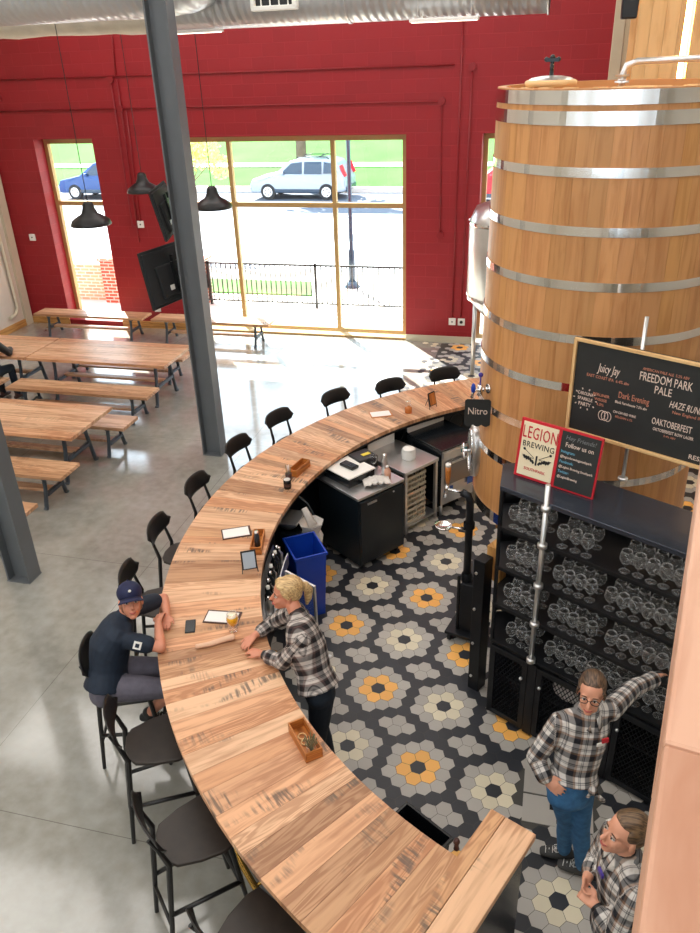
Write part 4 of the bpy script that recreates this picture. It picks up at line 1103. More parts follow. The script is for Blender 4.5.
wt = thing('work_table', 'stainless underbar work table holding white glass crates', 'table', (-1.06, 7.70, 0), R(56))
wl, wd_ = .52, .66
zt_ = .80
b = MB(); b.box((-wl/2, wd_/2, zt_-.02), (wl+.02, wd_+.02, .04)); b.build('top', 'steel', wt, .003)
b = MB(); b.box((-wl/2, wd_-.01, zt_+.085), (wl-.1, .02, .17)); b.build('backsplash', 'white', wt)
for x, y in ((-.015, .015), (-wl+.015, .015), (-.015, wd_-.015), (-wl+.015, wd_-.015)):
    b = MB(); b.box((x, y, .39), (.035, .035, .78)); b.build('leg', 'steel', wt)
M['crate'] = plain('crate', srgb(196, 186, 164), .6)
b = MB(); b.box((-wl/2, wd_/2, .09), (wl, wd_, .02)); b.build('under_shelf', 'steel', wt)
b = MB(); b.box((-wl/2, wd_-.03, .42), (wl-.06, .01, .6)); b.box((-wl+.03, wd_/2, .42), (.01, wd_-.08, .6)); b.build('back_panel', 'black_paint', wt)
for k, nm in enumerate(('bottom', 'middle', 'top')):
    c = thing('glass_crate', 'white slatted glass crate under the steel table, %s of the three' % nm, 'crate', on(wt, -.31, .30, .1005+k*.205), R(56), 'white glass crates under the steel table')
    b = MB(); cw, cdp = .34, .50
    for x, y, sx, sy in ((0, -cdp/2, cw, .01), (0, cdp/2, cw, .01), (-cw/2, 0, .01, cdp), (cw/2, 0, .01, cdp)):
        b.box((x, y, .015), (sx, sy, .03)); b.box((x, y, .155), (sx, sy, .035)); b.box((x, y, .085), (sx, sy, .022))
    for i in range(8):
        for s_ in (-1, 1): b.box((-cw/2+.02+i*.0428, s_*cdp/2, .085), (.012, .008, .14))
    for i in range(11):
        for s_ in (-1, 1): b.box((s_*cw/2, -cdp/2+.02+i*.046, .085), (.008, .012, .14))
    b.build('frame', 'crate', c)
    b = MB(); b.box((0, 0, .006), (cw, cdp, .012)); b.build('base', 'crate', c)
t = thing('white_tub', 'round white lidded tub on the steel table', 'tub', on(wt, -.24, .22, zt_), 0)
b = MB(); b.lathe([(0, 0), (.072, 0), (.08, .01), (.08, .10), (.072, .115), (.075, .118), (.06, .13), (0, .13)], seg=28); b.build('body', 'white', t)
dw = thing('dishwasher', 'stainless underbar glasswasher with dark top beside the tank', 'dishwasher', (-.94, 7.80, 0), R(51))
b = MB(); b.box((.20, .33, .50), (.60, .62, .70)); b.build('body', 'steel', dw, .008)
b = MB(); b.box((.20, .33, .862), (.61, .64, .025)); b.box((-.106, .33, .5), (.012, .62, .7)); b.build('top', 'black_gloss', dw, .004)
b = MB(); b.box((.20, .012, .79), (.58, .02, .09)); pn_ = b.build('control_panel', 'steel', dw, .004)
b = MB(); b.box((.24, -.0, .79), (.12, .006, .045)); b.build('display', plain('teal', srgb(40, 130, 140), .3), pn_)
b = MB(); b.box((.20, .008, .56), (.5, .02, .3)); dr_ = b.build('door', plain('steel_dark', (.3, .3, .31, 1), .3, 1.), dw, .004)
b = MB(); b.box((.20, -.014, .69), (.46, .02, .02)); b.build('handle', 'steel', dr_)
b = MB(); b.box((.03, -.004, .36), (.07, .004, .05)); b.box((.34, -.004, .36), (.09, .004, .09)); b.build('sticker', plain('stickerblue', srgb(70, 100, 170), .5), dw)
b = MB(); b.box((.20, .63, .90), (.56, .03, .08)); b.build('backsplash', 'white', dw)
for x, y in ((-.07, .05), (.47, .05), (-.07, .6), (.47, .6)):
    b = MB(); b.cyl((x, y, 0), (x, y, .16), .02, seg=10); b.build('foot', 'steel', dw)
b = MB()
for k, (x, y) in enumerate(((-1.62, 8.25), (-.98, 8.68))):
    b = MB(); q = V(x, y, 0); r2 = (V(x, y)-CT).normalized(); tg = V(-r2.y, r2.x, 0)
    b.tube([q+tg*.10*math.cos(i*PI/8)+V(0, 0, .80+.12*math.sin(i*PI/8)) for i in range(17)], .012, 6); tag(b.build('cable_loop', 'black_paint'), ('loop of black cable hanging behind the glasswasher, left side', 'loop of black cable hanging by the wall at the tank end')[k], 'cable')

# blue recycling bin
rb_ = thing('recycling_bin', 'tall blue plastic recycling bin standing behind the bar', 'bin', (-2.04, 5.79, 0), R(35))
b = MB(); z1 = .74; hx, hy = .15, .19
def ringrect(hx, hy, z): return [b.v((x*hx, y*hy, z)) for x, y in ((-1, -1), (1, -1), (1, 1), (-1, 1))]
rs = [ringrect(hx*.8, hy*.8, 0), ringrect(hx, hy, z1-.03), ringrect(hx+.012, hy+.012, z1-.03), ringrect(hx+.012, hy+.012, z1), ringrect(hx-.006, hy-.006, z1), ringrect(hx*.8-.01, hy*.8-.01, .02)]
b.face(rs[0][::-1]); b.face(rs[-1])
for p_, q_ in zip(rs[:-1], rs[1:]):
    for i in range(4): b.face([p_[i], p_[(i+1) % 4], q_[(i+1) % 4], q_[i]])
b.build('body', 'blue', rb_, .004)
b = MB(); b.box((.155, 0, .62), (.008, .07, .05)); b.build('symbol_plate', 'white', rb_)
# white paper bag, clear panel
t = thing('paper_bag', 'crumpled pale bag beyond the blue bin', 'bag', (-2.09, 6.17, 0), .6)
b = MB(); b.lathe([(0, 0), (.09, 0), (.11, .2), (.10, .45), (.12, .58), (.09, .66), (.13, .76), (.085, .70), (0, .58)], seg=7, smooth=False); b.build('bag', 'cloth', t)
b = MB(); b.tube([(.02, 0, .7), (-.05, .05, .9)], [(.05, .012), (.03, .008)], 6); b.build('strap', 'cloth', t)
t = thing('clear_panel', 'clear acrylic guard panel standing behind the blonde woman', 'panel', (-1.86, 5.10, 0), R(-28))
b = MB(); b.box((0, 0, .6), (.34, .012, .52)); b.build('sheet', 'acrylic', t)
b = MB()
for s in (-1, 1): b.box((s*.17, 0, .43), (.02, .02, .86)); b.box((s*.17, .0, .01), (.03, .3, .02))
b.box((0, 0, .865), (.36, .02, .015)); b.box((0, 0, .335), (.36, .02, .015)); b.build('frame', 'steel', t)
# dump sink with bottles along the inner edge
ds = thing('bar_sink', 'small steel sink with a faucet below the bar by the blue bin', 'sink', (-2.31, 6.14, 0), R(88))
b = MB(); b.lathe([(.0, .70), (.07, .70), (.09, .80), (.12, .80), (.12, .79), (.09, .72), (.0, .69)], seg=20); b.build('basin', 'steel', ds)
b = MB(); b.box((0, 0, .39), (.24, .22, .58)); b.build('cabinet', 'cooler', ds)
b = MB(); b.box((0, 0, .805), (.28, .26, .012)); b.build('rim', 'steel', ds)
b = MB(); b.tube([(0, .1, .8), (0, .1, .94), (0, .05, .98), (0, -.0, .95)], .011, 8); b.build('faucet', 'chrome', ds)
sr = thing('speed_rail', 'steel speed rail under the inner bar edge', 'rack', (CT.x, CT.y, 0))
for a0_, a1_ in ((R(185), R(199)),):
    b = MB(); b.lathe([(3.36, .82), (3.36, .70), (3.50, .70), (3.50, .90), (3.49, .90), (3.49, .71), (3.37, .71), (3.37, .82)], (0, 0, 0), 14, False, True, a0_, a1_); b.build('tray', 'steel', sr)
    b = MB(); b.lathe([(3.52, .0), (3.56, .0), (3.56, .9), (3.52, .9)], (0, 0, 0), 14, False, True, a0_, a1_); b.build('back_plate', 'black_metal', sr)
bl = [('steel', .20, 'chrome'), ('black_gloss', .26, 'chrome'), ('cooler', .25, 'white'), ('black_gloss', .27, 'chrome'), ('steel', .18, 'black_paint'), ('black_gloss', .26, 'white'), ('cooler', .24, 'chrome'), ('chrome', .2, 'black_paint'), ('black_gloss', .27, 'chrome'), ('cooler', .25, 'white'), ('steel', .2, 'chrome')]
for k, (m_, h_, cm) in enumerate(bl):
    p = pol(3.43, R(185.9+k*1.22), 0)+V(CT.x, CT.y, 0)
    bottle('bar_bottle', 'speed rail bottle %s' % ('nearest the blue bin', 'second from the blue bin end', 'third from the blue bin end', 'fourth from the blue bin end', 'fifth from the blue bin end', 'in the very middle of the row', 'fifth from the woman', 'fourth from the woman', 'third from the woman', 'second from the woman', 'nearest the blonde woman')[k], 'bottle', (p.x, p.y, .711), .034, h_, m_, cm, .42)['group'] = 'bottles in the speed rail'
# hose
b = MB(); b.tube([(-2.30, 6.30, 1.0), (-2.18, 6.36, .85), (-2.12, 6.38, .7), (-2.16, 6.34, .45)], .01, 6); tag(b.build('beverage_hose', 'legmetal'), 'thin grey hose hanging behind the bar above the pale bag', 'hose')
# black bin near the end
kb = thing('trash_can', 'black plastic trash can under the inner bar edge near the end board', 'bin', (-.52, 2.985, 0), R(-31))
b = MB(); z1 = .70
rs = [ringrect(.14, .13, 0), ringrect(.17, .16, z1-.03), ringrect(.185, .175, z1-.03), ringrect(.185, .175, z1), ringrect(.167, .157, z1), ringrect(.12, .12, .02)]
b.face(rs[0][::-1]); b.face(rs[-1])
for p_, q_ in zip(rs[:-1], rs[1:]):
    for i in range(4): b.face([p_[i], p_[(i+1) % 4], q_[(i+1) % 4], q_[i]])
b.build('body', 'black_gloss', kb, .004)

# portable draft tap on a caster base
dt = thing('draft_stand', 'black pipe draft tap stand on casters with wooden tap handle', 'tap stand', (-.50, 5.70, 0), R(-14))
b = MB(); b.tube([(0, 0, .12), (0, 0, 1.44), (-.02, 0, 1.49), (-.08, 0, 1.51)], .034, 14); b.lathe([(.05, 0), (.05, .07), (.04, .09)], (0, 0, .62), 14); b.lathe([(.05, 0), (.05, .05)], (0, 0, 1.18), 14); b.build('post', 'black_metal', dt)
b = MB(); b.cyl((-.07, 0, 1.51), (-.20, -.02, 1.52), .013); b.tube([(-.2, -.02, 1.56), (-.21, -.02, 1.52), (-.225, -.02, 1.44)], [.014, .018, .012], 10); fc_ = b.build('faucet', 'chrome', dt)
b = MB(); b.tube([(-.2, -.02, 1.57), (-.2, -.02, 1.62), (-.2, -.02, 1.70), (-.2, -.02, 1.74)], [.012, .022, .026, .024], 12); b.build('tap_handle', 'box_wood', fc_)
b = MB(); b.cyl((-.2, -.02, 1.74), (-.2, -.02, 1.765), .0235, seg=12); b.build('handle_tip', 'white', fc_)
b = MB(); b.lathe([(0, 1.15), (.07, 1.15), (.075, 1.17), (.065, 1.17), (.06, 1.158), (0, 1.158)], (-.22, -.04, 0), 20); b.tube([(-.15, -.02, 1.155), (-.03, 0, 1.15)], .01, 8); b.build('drip_tray', 'chrome', dt)
b = MB(); b.box((.05, 0, .37), (.16, .16, .52)); b.box((-.05, -.06, .4), (.03, .03, .6)); b.build('base_box', 'black_metal', dt, .01)
b = MB(); b.box((.03, 0, .095), (.34, .30, .03)); b.build('base_plate', 'black_metal', dt, .005)
for x, y in ((-.1, -.11), (.16, -.11), (-.1, .11), (.16, .11)):
    b = MB(); b.cyl((x-.014, y, .04), (x+.014, y, .04), .04, seg=14); b.box((x, y, .07), (.03, .05, .03)); b.build('caster', 'tyre', dt)

# ------------------------------------------------------------------ THINGS ON THE BAR
Z = TOP+.0008
def clipboard(pos, rz, w, l, label, mboard='box_wood', name='menu_clipboard'):
    t = thing(name, label, 'menu', pos, rz)
    b = MB(); b.box((0, 0, .004), (w, l, .008)); b.build('board', mboard, t, .002)
    b = MB(); b.box((.004, -.004, .0095), (w-.03, l-.03, .003)); b.build('paper', 'paper', t)
    return t
M['darkboard'] = plain('darkboard', srgb(70, 40, 34), .5)
clipboard((-2.53, 5.38, Z), R(-62), .17, .26, 'clipboard with white menu sheet near the wire tent card', 'darkboard')
clipboard((-2.19, 4.24, Z), R(-84), .15, .27, 'white menu pad on dark board right behind the beer glass', 'darkboard')
clipboard((-1.81, 8.16, Z), R(-65), .17, .26, 'flat menu board lying near the far jar', 'box_wood')
t = thing('mobile_phone', 'black mobile phone lying flat on the bar by the seated man', 'phone', (-2.387, 4.09, Z), R(22))
b = MB(); b.box((0, 0, .004), (.076, .15, .008)); b.build('body', 'black_paint', t, .004)
b = MB(); b.box((0, 0, .0085), (.068, .138, .002)); b.build('screen', 'black_gloss', t)
t = thing('beer_glass', 'stemmed glass filled with golden beer between the man and blonde woman', 'glass', (-2.055, 4.125, Z))
b = MB(); b.lathe([(.0, .004), (.036, .0), (.037, .004), (.018, .010), (.008, .018), (.010, .030), (.025, .042), (.041, .068), (.046, .095), (.043, .128), (.036, .155), (.034, .155), (.041, .127), (.044, .095), (.038, .068), (0, .042)], seg=24); b.build('glass', 'clearglass', t)
b = MB(); b.lathe([(0, .044), (.022, .046), (.037, .069), (.0425, .095), (.0405, .128), (0, .128)], seg=24); b.build('beer', 'beer', t)
b = MB(); b.lathe([(0, .1285), (.0395, .1285), (.0385, .134), (0, .135)], seg=24); b.build('foam', 'foam', t)
t = thing('napkin_roll', 'long pale tapered roll lying between the man and the blonde woman', 'roll', (-2.12, 3.945, Z+.021), math.atan2(.15, .24))
b = MB(); b.tube([(-.145, 0, 0), (-.14, 0, 0), (-.05, -.006, 0), (.06, .006, .002), (.13, .01, .004), (.14, .01, .004)], [.01, .017, .019, .021, .0245, .018], 14); b.build('roll', plain('rollpink', srgb(228, 186, 156), .7, 0, .06, 12), t)
def caddy(pos, rz, label, L_=.28, W_=.11, H_=.075):
    t = thing('wooden_caddy', label, 'caddy', pos, rz); b = MB(); th = .009
    for s in (-1, 1): b.box((s*(W_/2-th/2), 0, H_/2), (th, L_, H_), grain=1); b.box((0, s*(L_/2-th/2), H_/2), (W_-2*th, th, H_), grain=0)
    b.box((0, 0, .005), (W_-2*th, L_-2*th, .008), grain=1); b.build('box', 'box_wood', t); return t
cd = caddy((-1.215, 3.205, Z), R(-146)+PI/2-R(2), 'open wooden caddy with dried lavender on the near part of the bar')
cd.rotation_euler = (0, 0, math.atan2(-.27, .23)-PI/2)
for k in range(2):
    p = on(cd, 0, -.05+k*.05, Z+.0105); b = MB(); b.tube([(.024*math.cos(i*PI/8), .024*math.sin(i*PI/8), .006) for i in range(16)], .005, 6, closed=True)
    o = b.build('wooden_ring', 'pine', None, 0, p); tag(o, ('wooden ring in the middle of the lavender caddy, farther from the plant', 'wooden ring in the lavender caddy, beside the plant')[k], 'ring', 'rings in the wooden caddy')
def herb(pos, label, n=26, h=.14, jar=True, seed=1):
    t = thing('dried_herb_jar', label, 'plant', pos); rg = random.Random(seed)
    b = MB(); b.lathe([(0, 0), (.026, 0), (.028, .05), (.024, .055), (0, .05)], seg=16); b.build('jar', 'drink', t)
    b = MB()
    for k in range(n):
        a_ = rg.uniform(0, 6.28); q = rg.uniform(.01, .045); top = V(q*math.cos(a_), q*math.sin(a_), h*rg.uniform(.6, 1)); m = V(top.x*.4, top.y*.4, top.z*.6)
        b.tube([(0, 0, .01), m, top], [.0012, .0012, .0035], 5, False); b.ball(top, (.004, .004, .012), None, 6, 4)
    b.build('stems', 'dryplant', t)
p = on(cd, 0, .095, Z+.0105); herb(p, 'bunch of dried lavender standing in the near wooden caddy', 34, .14, seed=3)
c2 = caddy((-2.27, 5.23, Z), R(9), 'wooden caddy behind the wire tent card', .30, .10)
c2.rotation_euler = (0, 0, R(14))
p = on(c2, 0, -.02, Z+.0105); bottle('sauce_bottle', 'small grey bottle standing in the caddy behind the tent card', 'bottle', p, .024, .14, 'legmetal', 'steel', .7)
c3 = caddy((-2.33, 6.62, Z), R(-12), 'wooden caddy beside the dark jar farther along the bar', .28, .10)
t = thing('pencil_cup', 'dark jar with a pale lid standing before the far wooden caddy', 'jar', (-2.335, 6.25, Z))
b = MB(); b.lathe([(0, 0), (.034, 0), (.038, .02), (.038, .085), (.034, .095), (0, .095)], seg=20); b.build('jar', 'black_gloss', t)
b = MB(); b.lathe([(.032, .096), (.032, .102), (0, .103)], seg=20); b.build('lid', 'cloth', t)
b = MB(); b.lathe([(.0385, .03), (.0385, .06)], seg=20); b.build('band', 'darkboard', t)
t = thing('utensil_holder', 'small holder with upright pens at the end of the far caddy', 'holder', (-2.375, 6.41, Z))
b = MB(); b.lathe([(0, 0), (.03, 0), (.033, .08), (.030, .08), (.027, .01), (0, .01)], seg=16); b.build('cup', 'darkboard', t)
for k in range(4):
    b = MB(); a_ = k*1.6; b.cyl((.01*math.cos(a_), .01*math.sin(a_), .012), (.026*math.cos(a_), .026*math.sin(a_), .15+.01*k), .004, seg=6); b.build('pen', 'steel' if k % 2 else 'dryplant', t)
t = thing('honey_jar', 'small amber jar with clear stopper on the far part of the bar', 'jar', (-1.50, 8.27, Z))
b = MB(); b.lathe([(0, 0), (.04, 0), (.042, .01), (.042, .06), (.03, .075), (0, .075)], seg=20); b.build('jar', plain('amber', srgb(190, 110, 50), .2), t)
b = MB(); b.lathe([(.028, .075), (.03, .13), (.026, .14), (0, .14)], seg=16); b.build('stopper', 'drink', t)
def tentcard(pos, rz, label, face):
    t = thing('tent_card', label, 'card stand', pos, rz)
    b = MB()
    for s in (-1, 1): b.tube([(s*.065, -.045, 0), (s*.05, .0, .17)], .004, 6)
    b.tube([(0, .075, 0), (0, .005, .17)], .004, 6); b.tube([(-.052, 0, .17), (.052, 0, .17)], .004, 6); b.build('stand', 'black_paint', t)
    rot = Matrix.Rotation(R(-14), 3, 'X')
    b = MB(); b.box((0, -.025, .115), (.125, .008, .165), rot=rot); f = b.build('frame', 'black_paint', t, .002)
    b = MB(); b.box((0, -.0305, .115), (.10, .003, .14), rot=rot); b.build('card', face, f)
    return t
tentcard((-2.21, 4.87, Z), R(28), 'black-framed tent card on thin legs beside the caddy', plain('cardblue', srgb(176, 190, 204), .4))
tentcard((-1.27, 8.47, Z), R(60), 'open black easel stand near the amber jar', 'box_wood')
t = thing('tap_knob', 'small dark knob standing at the inner corner of the end board', 'knob', (-.225, 2.70, Z))
b = MB(); b.lathe([(0, 0), (.016, 0), (.012, .02), (.011, .035), (.018, .055), (.012, .075), (0, .08)], seg=14); b.build('knob', 'darkboard', t)
# ------------------------------------------------------------------ PEOPLE
def remesh(bm, name, mats, parent, voxel=.006, smooth=4, bones=None):
    me = bpy.data.meshes.new(name); bmesh.ops.recalc_face_normals(bm, faces=bm.faces[:]); bm.to_mesh(me); bm.free()
    o = bpy.data.objects.new(name, me); COL.objects.link(o)
    m = o.modifiers.new('r', 'REMESH'); m.mode = 'VOXEL'; m.voxel_size = voxel; m.use_smooth_shade = True
    if smooth: s = o.modifiers.new('s', 'SMOOTH'); s.factor = .5; s.iterations = smooth
    me2 = bpy.data.meshes.new_from_object(o.evaluated_get(bpy.context.evaluated_depsgraph_get()))
    bpy.data.objects.remove(o); bpy.data.meshes.remove(me)
    me2.name = name; me2.materials.clear()
    for k in (mats if isinstance(mats, (list, tuple)) else [mats]): me2.materials.append(M[k])
    me2.polygons.foreach_set('use_smooth', [True]*len(me2.polygons))
    o = bpy.data.objects.new(name, me2); COL.objects.link(o); o.parent = parent
    if bones:
        n = len(me2.vertices); P = np.empty(n*3); me2.vertices.foreach_get('co', P); P = P.reshape(n, 3)
        best = np.full(n, 1e9); out = np.zeros((n, 3))
        for (p0, p1, r, lat, off, torso) in bones:
            p0 = np.array(p0); p1 = np.array(p1); d = p1-p0; L_ = np.linalg.norm(d); d = d/L_
            A = np.array(lat); A = A-d*(A@d); A /= np.linalg.norm(A); B = np.cross(d, A)
            t = (P-p0)@d; tc = np.clip(t, 0, L_); q = P-p0-np.outer(tc, d); dist = np.linalg.norm(q, axis=1)/r
            m_ = dist < best; best[m_] = dist[m_]
            if torso: u = q@A*1.0
            else: u = np.arctan2(q@A, q@B)*r
            out[m_, 0] = u[m_]+off; out[m_, 1] = t[m_]+off*.7
        at = me2.attributes.new('pc', 'FLOAT_VECTOR', 'POINT'); at.data.foreach_set('vector', out.ravel())
    return o
def frame3(f, up=V(0, 0, 1)):
    f = f.normalized(); l = up.cross(f).normalized(); u = f.cross(l); return f, l, u
def capsule(b, pts, rs, seg=14, lat=None, flat0=False):
    """tube with rounded ends; rs (a,b) a along lat"""
    pts = [Vector(p) for p in pts]; rs = [r if isinstance(r, tuple) else (r, r) for r in rs]
    t0 = (pts[0]-pts[1]).normalized(); t1 = (pts[-1]-pts[-2]).normalized()
    P = []; Q = []
    for k in (() if flat0 else (.15, .5, .8)):
        w = math.sqrt(1-(1-k)**2); e = min(rs[0]); P.append(pts[0]+t0*e*(1-k)); Q.append((rs[0][0]*w, rs[0][1]*w))
    P += pts; Q += rs
    for k in (.8, .5, .15):
        w = math.sqrt(1-(1-k)**2); e = min(rs[-1]); P.append(pts[-1]+t1*e*(1-k)); Q.append((rs[-1][0]*w, rs[-1][1]*w))
    b.tube(P, Q, seg, True, lat)
def head(b, c, f, up=V(0, 0, 1), s=1.):
    f, l, u = frame3(f, up); rot = Matrix((f, l, u)).transposed()
    def E(p, r, seg=16, rings=12): b.ball(c+rot@(Vector(p)*s), tuple(x*s for x in r), rot, seg, rings)
    E((-.012, 0, .035), (.095, .074, .085), 20, 14); E((.018, 0, -.035), (.070, .060, .078)); E((.030, 0, -.075), (.050, .045, .040)); E((.058, 0, -.100), (.026, .026, .018))
    for k in (-1, 1):
        E((.055, k*.034, -.035), (.025, .022, .028), 10, 8); E((-.008, k*.076, -.012), (.018, .009, .032), 10, 8); E((.070, k*.030, .018), (.014, .024, .009), 8, 6)
    b.tube([c+rot@(V(.078, 0, .012)*s), c+rot@(V(.094, 0, -.012)*s), c+rot@(V(.106, 0, -.034)*s), c+rot@(V(.088, 0, -.044)*s)], [.008*s, .010*s, .014*s, .009*s], 8)
    E((.078, 0, -.066), (.014, .024, .008), 10, 6); E((.077, 0, -.078), (.014, .020, .008), 10, 6)
    return rot
def face_parts(body, c, rot, s=1., brow='brow', smile=0.):
    def W(p): return c+rot@(Vector(p)*s)
    for k in (-1, 1):
        b = MB(); b.ball(W((.0745, k*.031, .000)), (.0105*s, .0145*s, .0085*s), rot, 12, 8); e = b.build('eye', 'eyewhite', body)
        b = MB(); b.ball(W((.081, k*.030, .000)), (.0065*s, .0065*s, .0065*s), rot, 10, 6); b.build('iris', 'iris', e)
        b = MB(); b.tube([W((.082, k*.017, .0195)), W((.084, k*.031, .0245)), W((.074, k*.048, .019))], [.0025*s, .0036*s, .002*s], 6); b.build('eyebrow', brow, body)
        b = MB(); b.tube([W((.083, k*.018, .0045)), W((.0865, k*.031, .0085)), W((.076, k*.044, .004))], [.0016*s, .0022*s, .0016*s], 6); b.build('eyelid', brow, body)
    b = MB(); b.tube([W((.080, -.024, -.070+smile)), W((.0915, -.010, -.071)), W((.093, 0, -.0725)), W((.0915, .010, -.071)), W((.080, .024, -.070+smile))], [.0025*s, .0055*s, .006*s, .0055*s, .0025*s], 8); b.build('lips', 'lips', body)
def hand(b, w, d, n, side, curl=(.3, .35, .3), thumb=.6, s=.92, spread=.10):
    """w wrist, d towards the fingers, n palm facing direction, side = +1/-1 thumb side along n x d"""
    d = d.normalized(); n = (n-d*n.dot(d)).normalized(); sd_ = n.cross(d)*side
    capsule(b, [w-d*.02*s, w+d*.03*s, w+d*.082*s], [(.026*s, .018*s), (.036*s, .015*s), (.041*s, .012*s)], 14, sd_)
    for k, (o, ln) in enumerate(((.030, .068), (.0105, .078), (-.010, .072), (-.029, .056))):
        p = w+d*.078*s+sd_*o*s; dd = (d+sd_*o*spread*18).normalized(); pts = [p-d*.02*s, p]; cu = 0
        for j, fr_ in enumerate((.44, .31, .25)):
            cu += curl[j]; dj = dd*math.cos(cu)+n*math.sin(cu); p = p+dj*ln*fr_*s; pts.append(p)
        capsule(b, pts, [.0085*s, .0088*s, .008*s, .0074*s, .0062*s], 8)
    p = w+d*.022*s+sd_*.026*s; t1 = (d*.75+sd_*.75+n*.25*thumb).normalized(); t2 = (d*.95+sd_*.25+n*.35*thumb).normalized()
    capsule(b, [p-t1*.01, p+t1*.032*s, p+t1*.032*s+t2*.028*s, p+t1*.032*s+t2*.05*s], [.012*s, .0105*s, .0092*s, .0072*s], 8)
def arm(b, sh, el, wr): capsule(b, [sh, sh.lerp(el, .5), el], [.046, .044, .038], 12); capsule(b, [el, el.lerp(wr, .3), wr], [.039, .040, .025], 12)
def torso_pts(pel, ch, nk, l, w=1., dp=1., extra=0.):
    e = extra
    rows = [(pel-(ch-pel).normalized()*.08, .155, .105), (pel, .168, .115), (pel.lerp(ch, .35), .142, .100), (pel.lerp(ch, .7), .150, .108), (ch, .165, .115), (ch.lerp(nk, .5), .170, .095), (ch.lerp(nk, .82), .135, .070), (nk, .062, .055)]
    return [r[0] for r in rows], [(r[1]*w+e, r[2]*dp+e) for r in rows]
def person(label, P, shirt, shirtcol, skin='skin', hood=None):
    """P: dict of joints in world coordinates"""
    t = thing('person', label, 'person', P['base']); o = Vector(P['base'])
    J = {k: (Vector(v)-o if k not in ('base',) else v) for k, v in P.items() if isinstance(v, tuple) and len(v) == 3 and not k.startswith('_')}
    l = Vector(P['_lat']).normalized(); f = Vector(P['_face']).normalized(); up = Vector(P.get('_up', (0, 0, 1))).normalized()
    b = MB(); w, dp = P.get('w', 1.), P.get('dp', 1.)
    tp, tr = torso_pts(J['pel'], J['ch'], J['nk'], l, w*.93, dp*.9); capsule(b, tp, tr, 18, l)
    hc = J['hd']; rot = head(b, hc, f, up, P.get('hs', 1.))
    capsule(b, [J['nk']-V(0, 0, .02), J['nk'].lerp(hc, .4), hc+rot@V(-.02, 0, -.04)], [.056, .05, .05], 12)
    shl, shr = J['shl'], J['shr']
    arm(b, shl, J['ell'], J['wrl']); arm(b, shr, J['elr'], J['wrr'])
    for s_, k in (('l', 1), ('r', -1)):
        h = P['_h'+s_]; hand(b, J['wr'+s_], Vector(h[0]), Vector(h[1]), h[2], h[3], .6, P.get('handscale', .92))
    for s_ in 'lr':
        capsule(b, [J['hp'+s_], J['hp'+s_].lerp(J['kn'+s_], .5), J['kn'+s_]], [.078*w, .068*w, .050], 14); capsule(b, [J['kn'+s_], J['kn'+s_].lerp(J['an'+s_], .35), J['an'+s_]], [.050, .052, .034], 14)
        ft = Vector(P['_foot'+s_]); capsule(b, [J['an'+s_]-V(0, 0, .02), J['an'+s_]-V(0, 0, .04)+ft.normalized()*.05], [.030, .024], 10)
    body = remesh(b.bm, 'body', skin, t, .0062, 3)
    return t, J, rot, body, l, f
def shirt_mesh(t, J, l, mats, w=1., dp=1., hem=.10, sl=1., short=False, e=.020, bulge=0., bones_on=True, open_l=None):
    """sleeves end a fraction sl along the forearm (or upper arm when short)"""
    b = MB(); d = (J['ch']-J['pel']).normalized()
    tp, tr = torso_pts(J['pel'], J['ch'], J['nk'], l, w, dp, e)
    tp[0] = J['pel']-d*hem; tr[0] = (.172*w+e*1.2, .125*dp+e*1.2)
    if hem < .02: tp.pop(1); tr.pop(1)
    tr[-1] = (.062+e*.4, .056+e*.4)
    capsule(b, tp, tr, 22, l, True)
    bones = [(J['pel']-d*.1, J['nk'], .17, l, 0, True)]
    for k in 'lr':
        sh, el, wr = J['sh'+k], J['el'+k], J['wr'+k]; off = {'l': .31, 'r': .77}[k]
        inn = sh.lerp(J['nk'], .45)
        if short:
            e1 = sh.lerp(el, sl); capsule(b, [inn, sh, sh.lerp(el, .4), e1], [.062, .070, .068, .064], 14)
            bones.append((sh, el, .06, l, off, False))
        else:
            wr2 = el.lerp(wr, sl)
            capsule(b, [inn, sh, sh.lerp(el, .5), el, ], [.058, .068, .062, .056], 14)
            rg = random.Random(len(bones)); n = 7; pts = [el.lerp(wr2, i/(n-1)) for i in range(n)]
            capsule(b, pts, [.056-.010*i/(n-1)+rg.uniform(-.002, .004)+(.006 if i >= n-2 else 0) for i in range(n)], 14)
            bones += [(sh, el, .06, f_perp(el-sh), off, False), (el, wr2, .055, f_perp(wr-el), off, False)]
    return remesh(b.bm, 'shirt', mats, t, .0085, 3, bones)
def f_perp(d):
    a = V(0, 0, 1) if abs(d.normalized().z) < .8 else V(1, 0, 0); return (a-d.normalized()*a.dot(d.normalized())).normalized()
def trousers(t, J, l, m, w=1., name='trousers', e=.012, end=1., fl=0.):
    b = MB(); capsule(b, [J['pel']-(J['ch']-J['pel']).normalized()*.09, J['pel'], J['pel']+(J['ch']-J['pel']).normalized()*.08], [(.155*w+e, .095*w+e), (.162*w+e, .108*w+e), (.15*w+e, .104*w+e)], 18, l)
    for k in 'lr':
        hp, kn, an = J['hp'+k], J['kn'+k], J['an'+k]
        capsule(b, [hp, hp.lerp(kn, .5), kn], [.080*w+e, .067*w+e, .050+e+fl], 14)
        if end > 0: capsule(b, [kn, kn.lerp(an, .35), kn.lerp(an, end)], [.050+e, .051+e, .038+e+fl], 14)
    return remesh(b.bm, name, m, t, .009, 3)
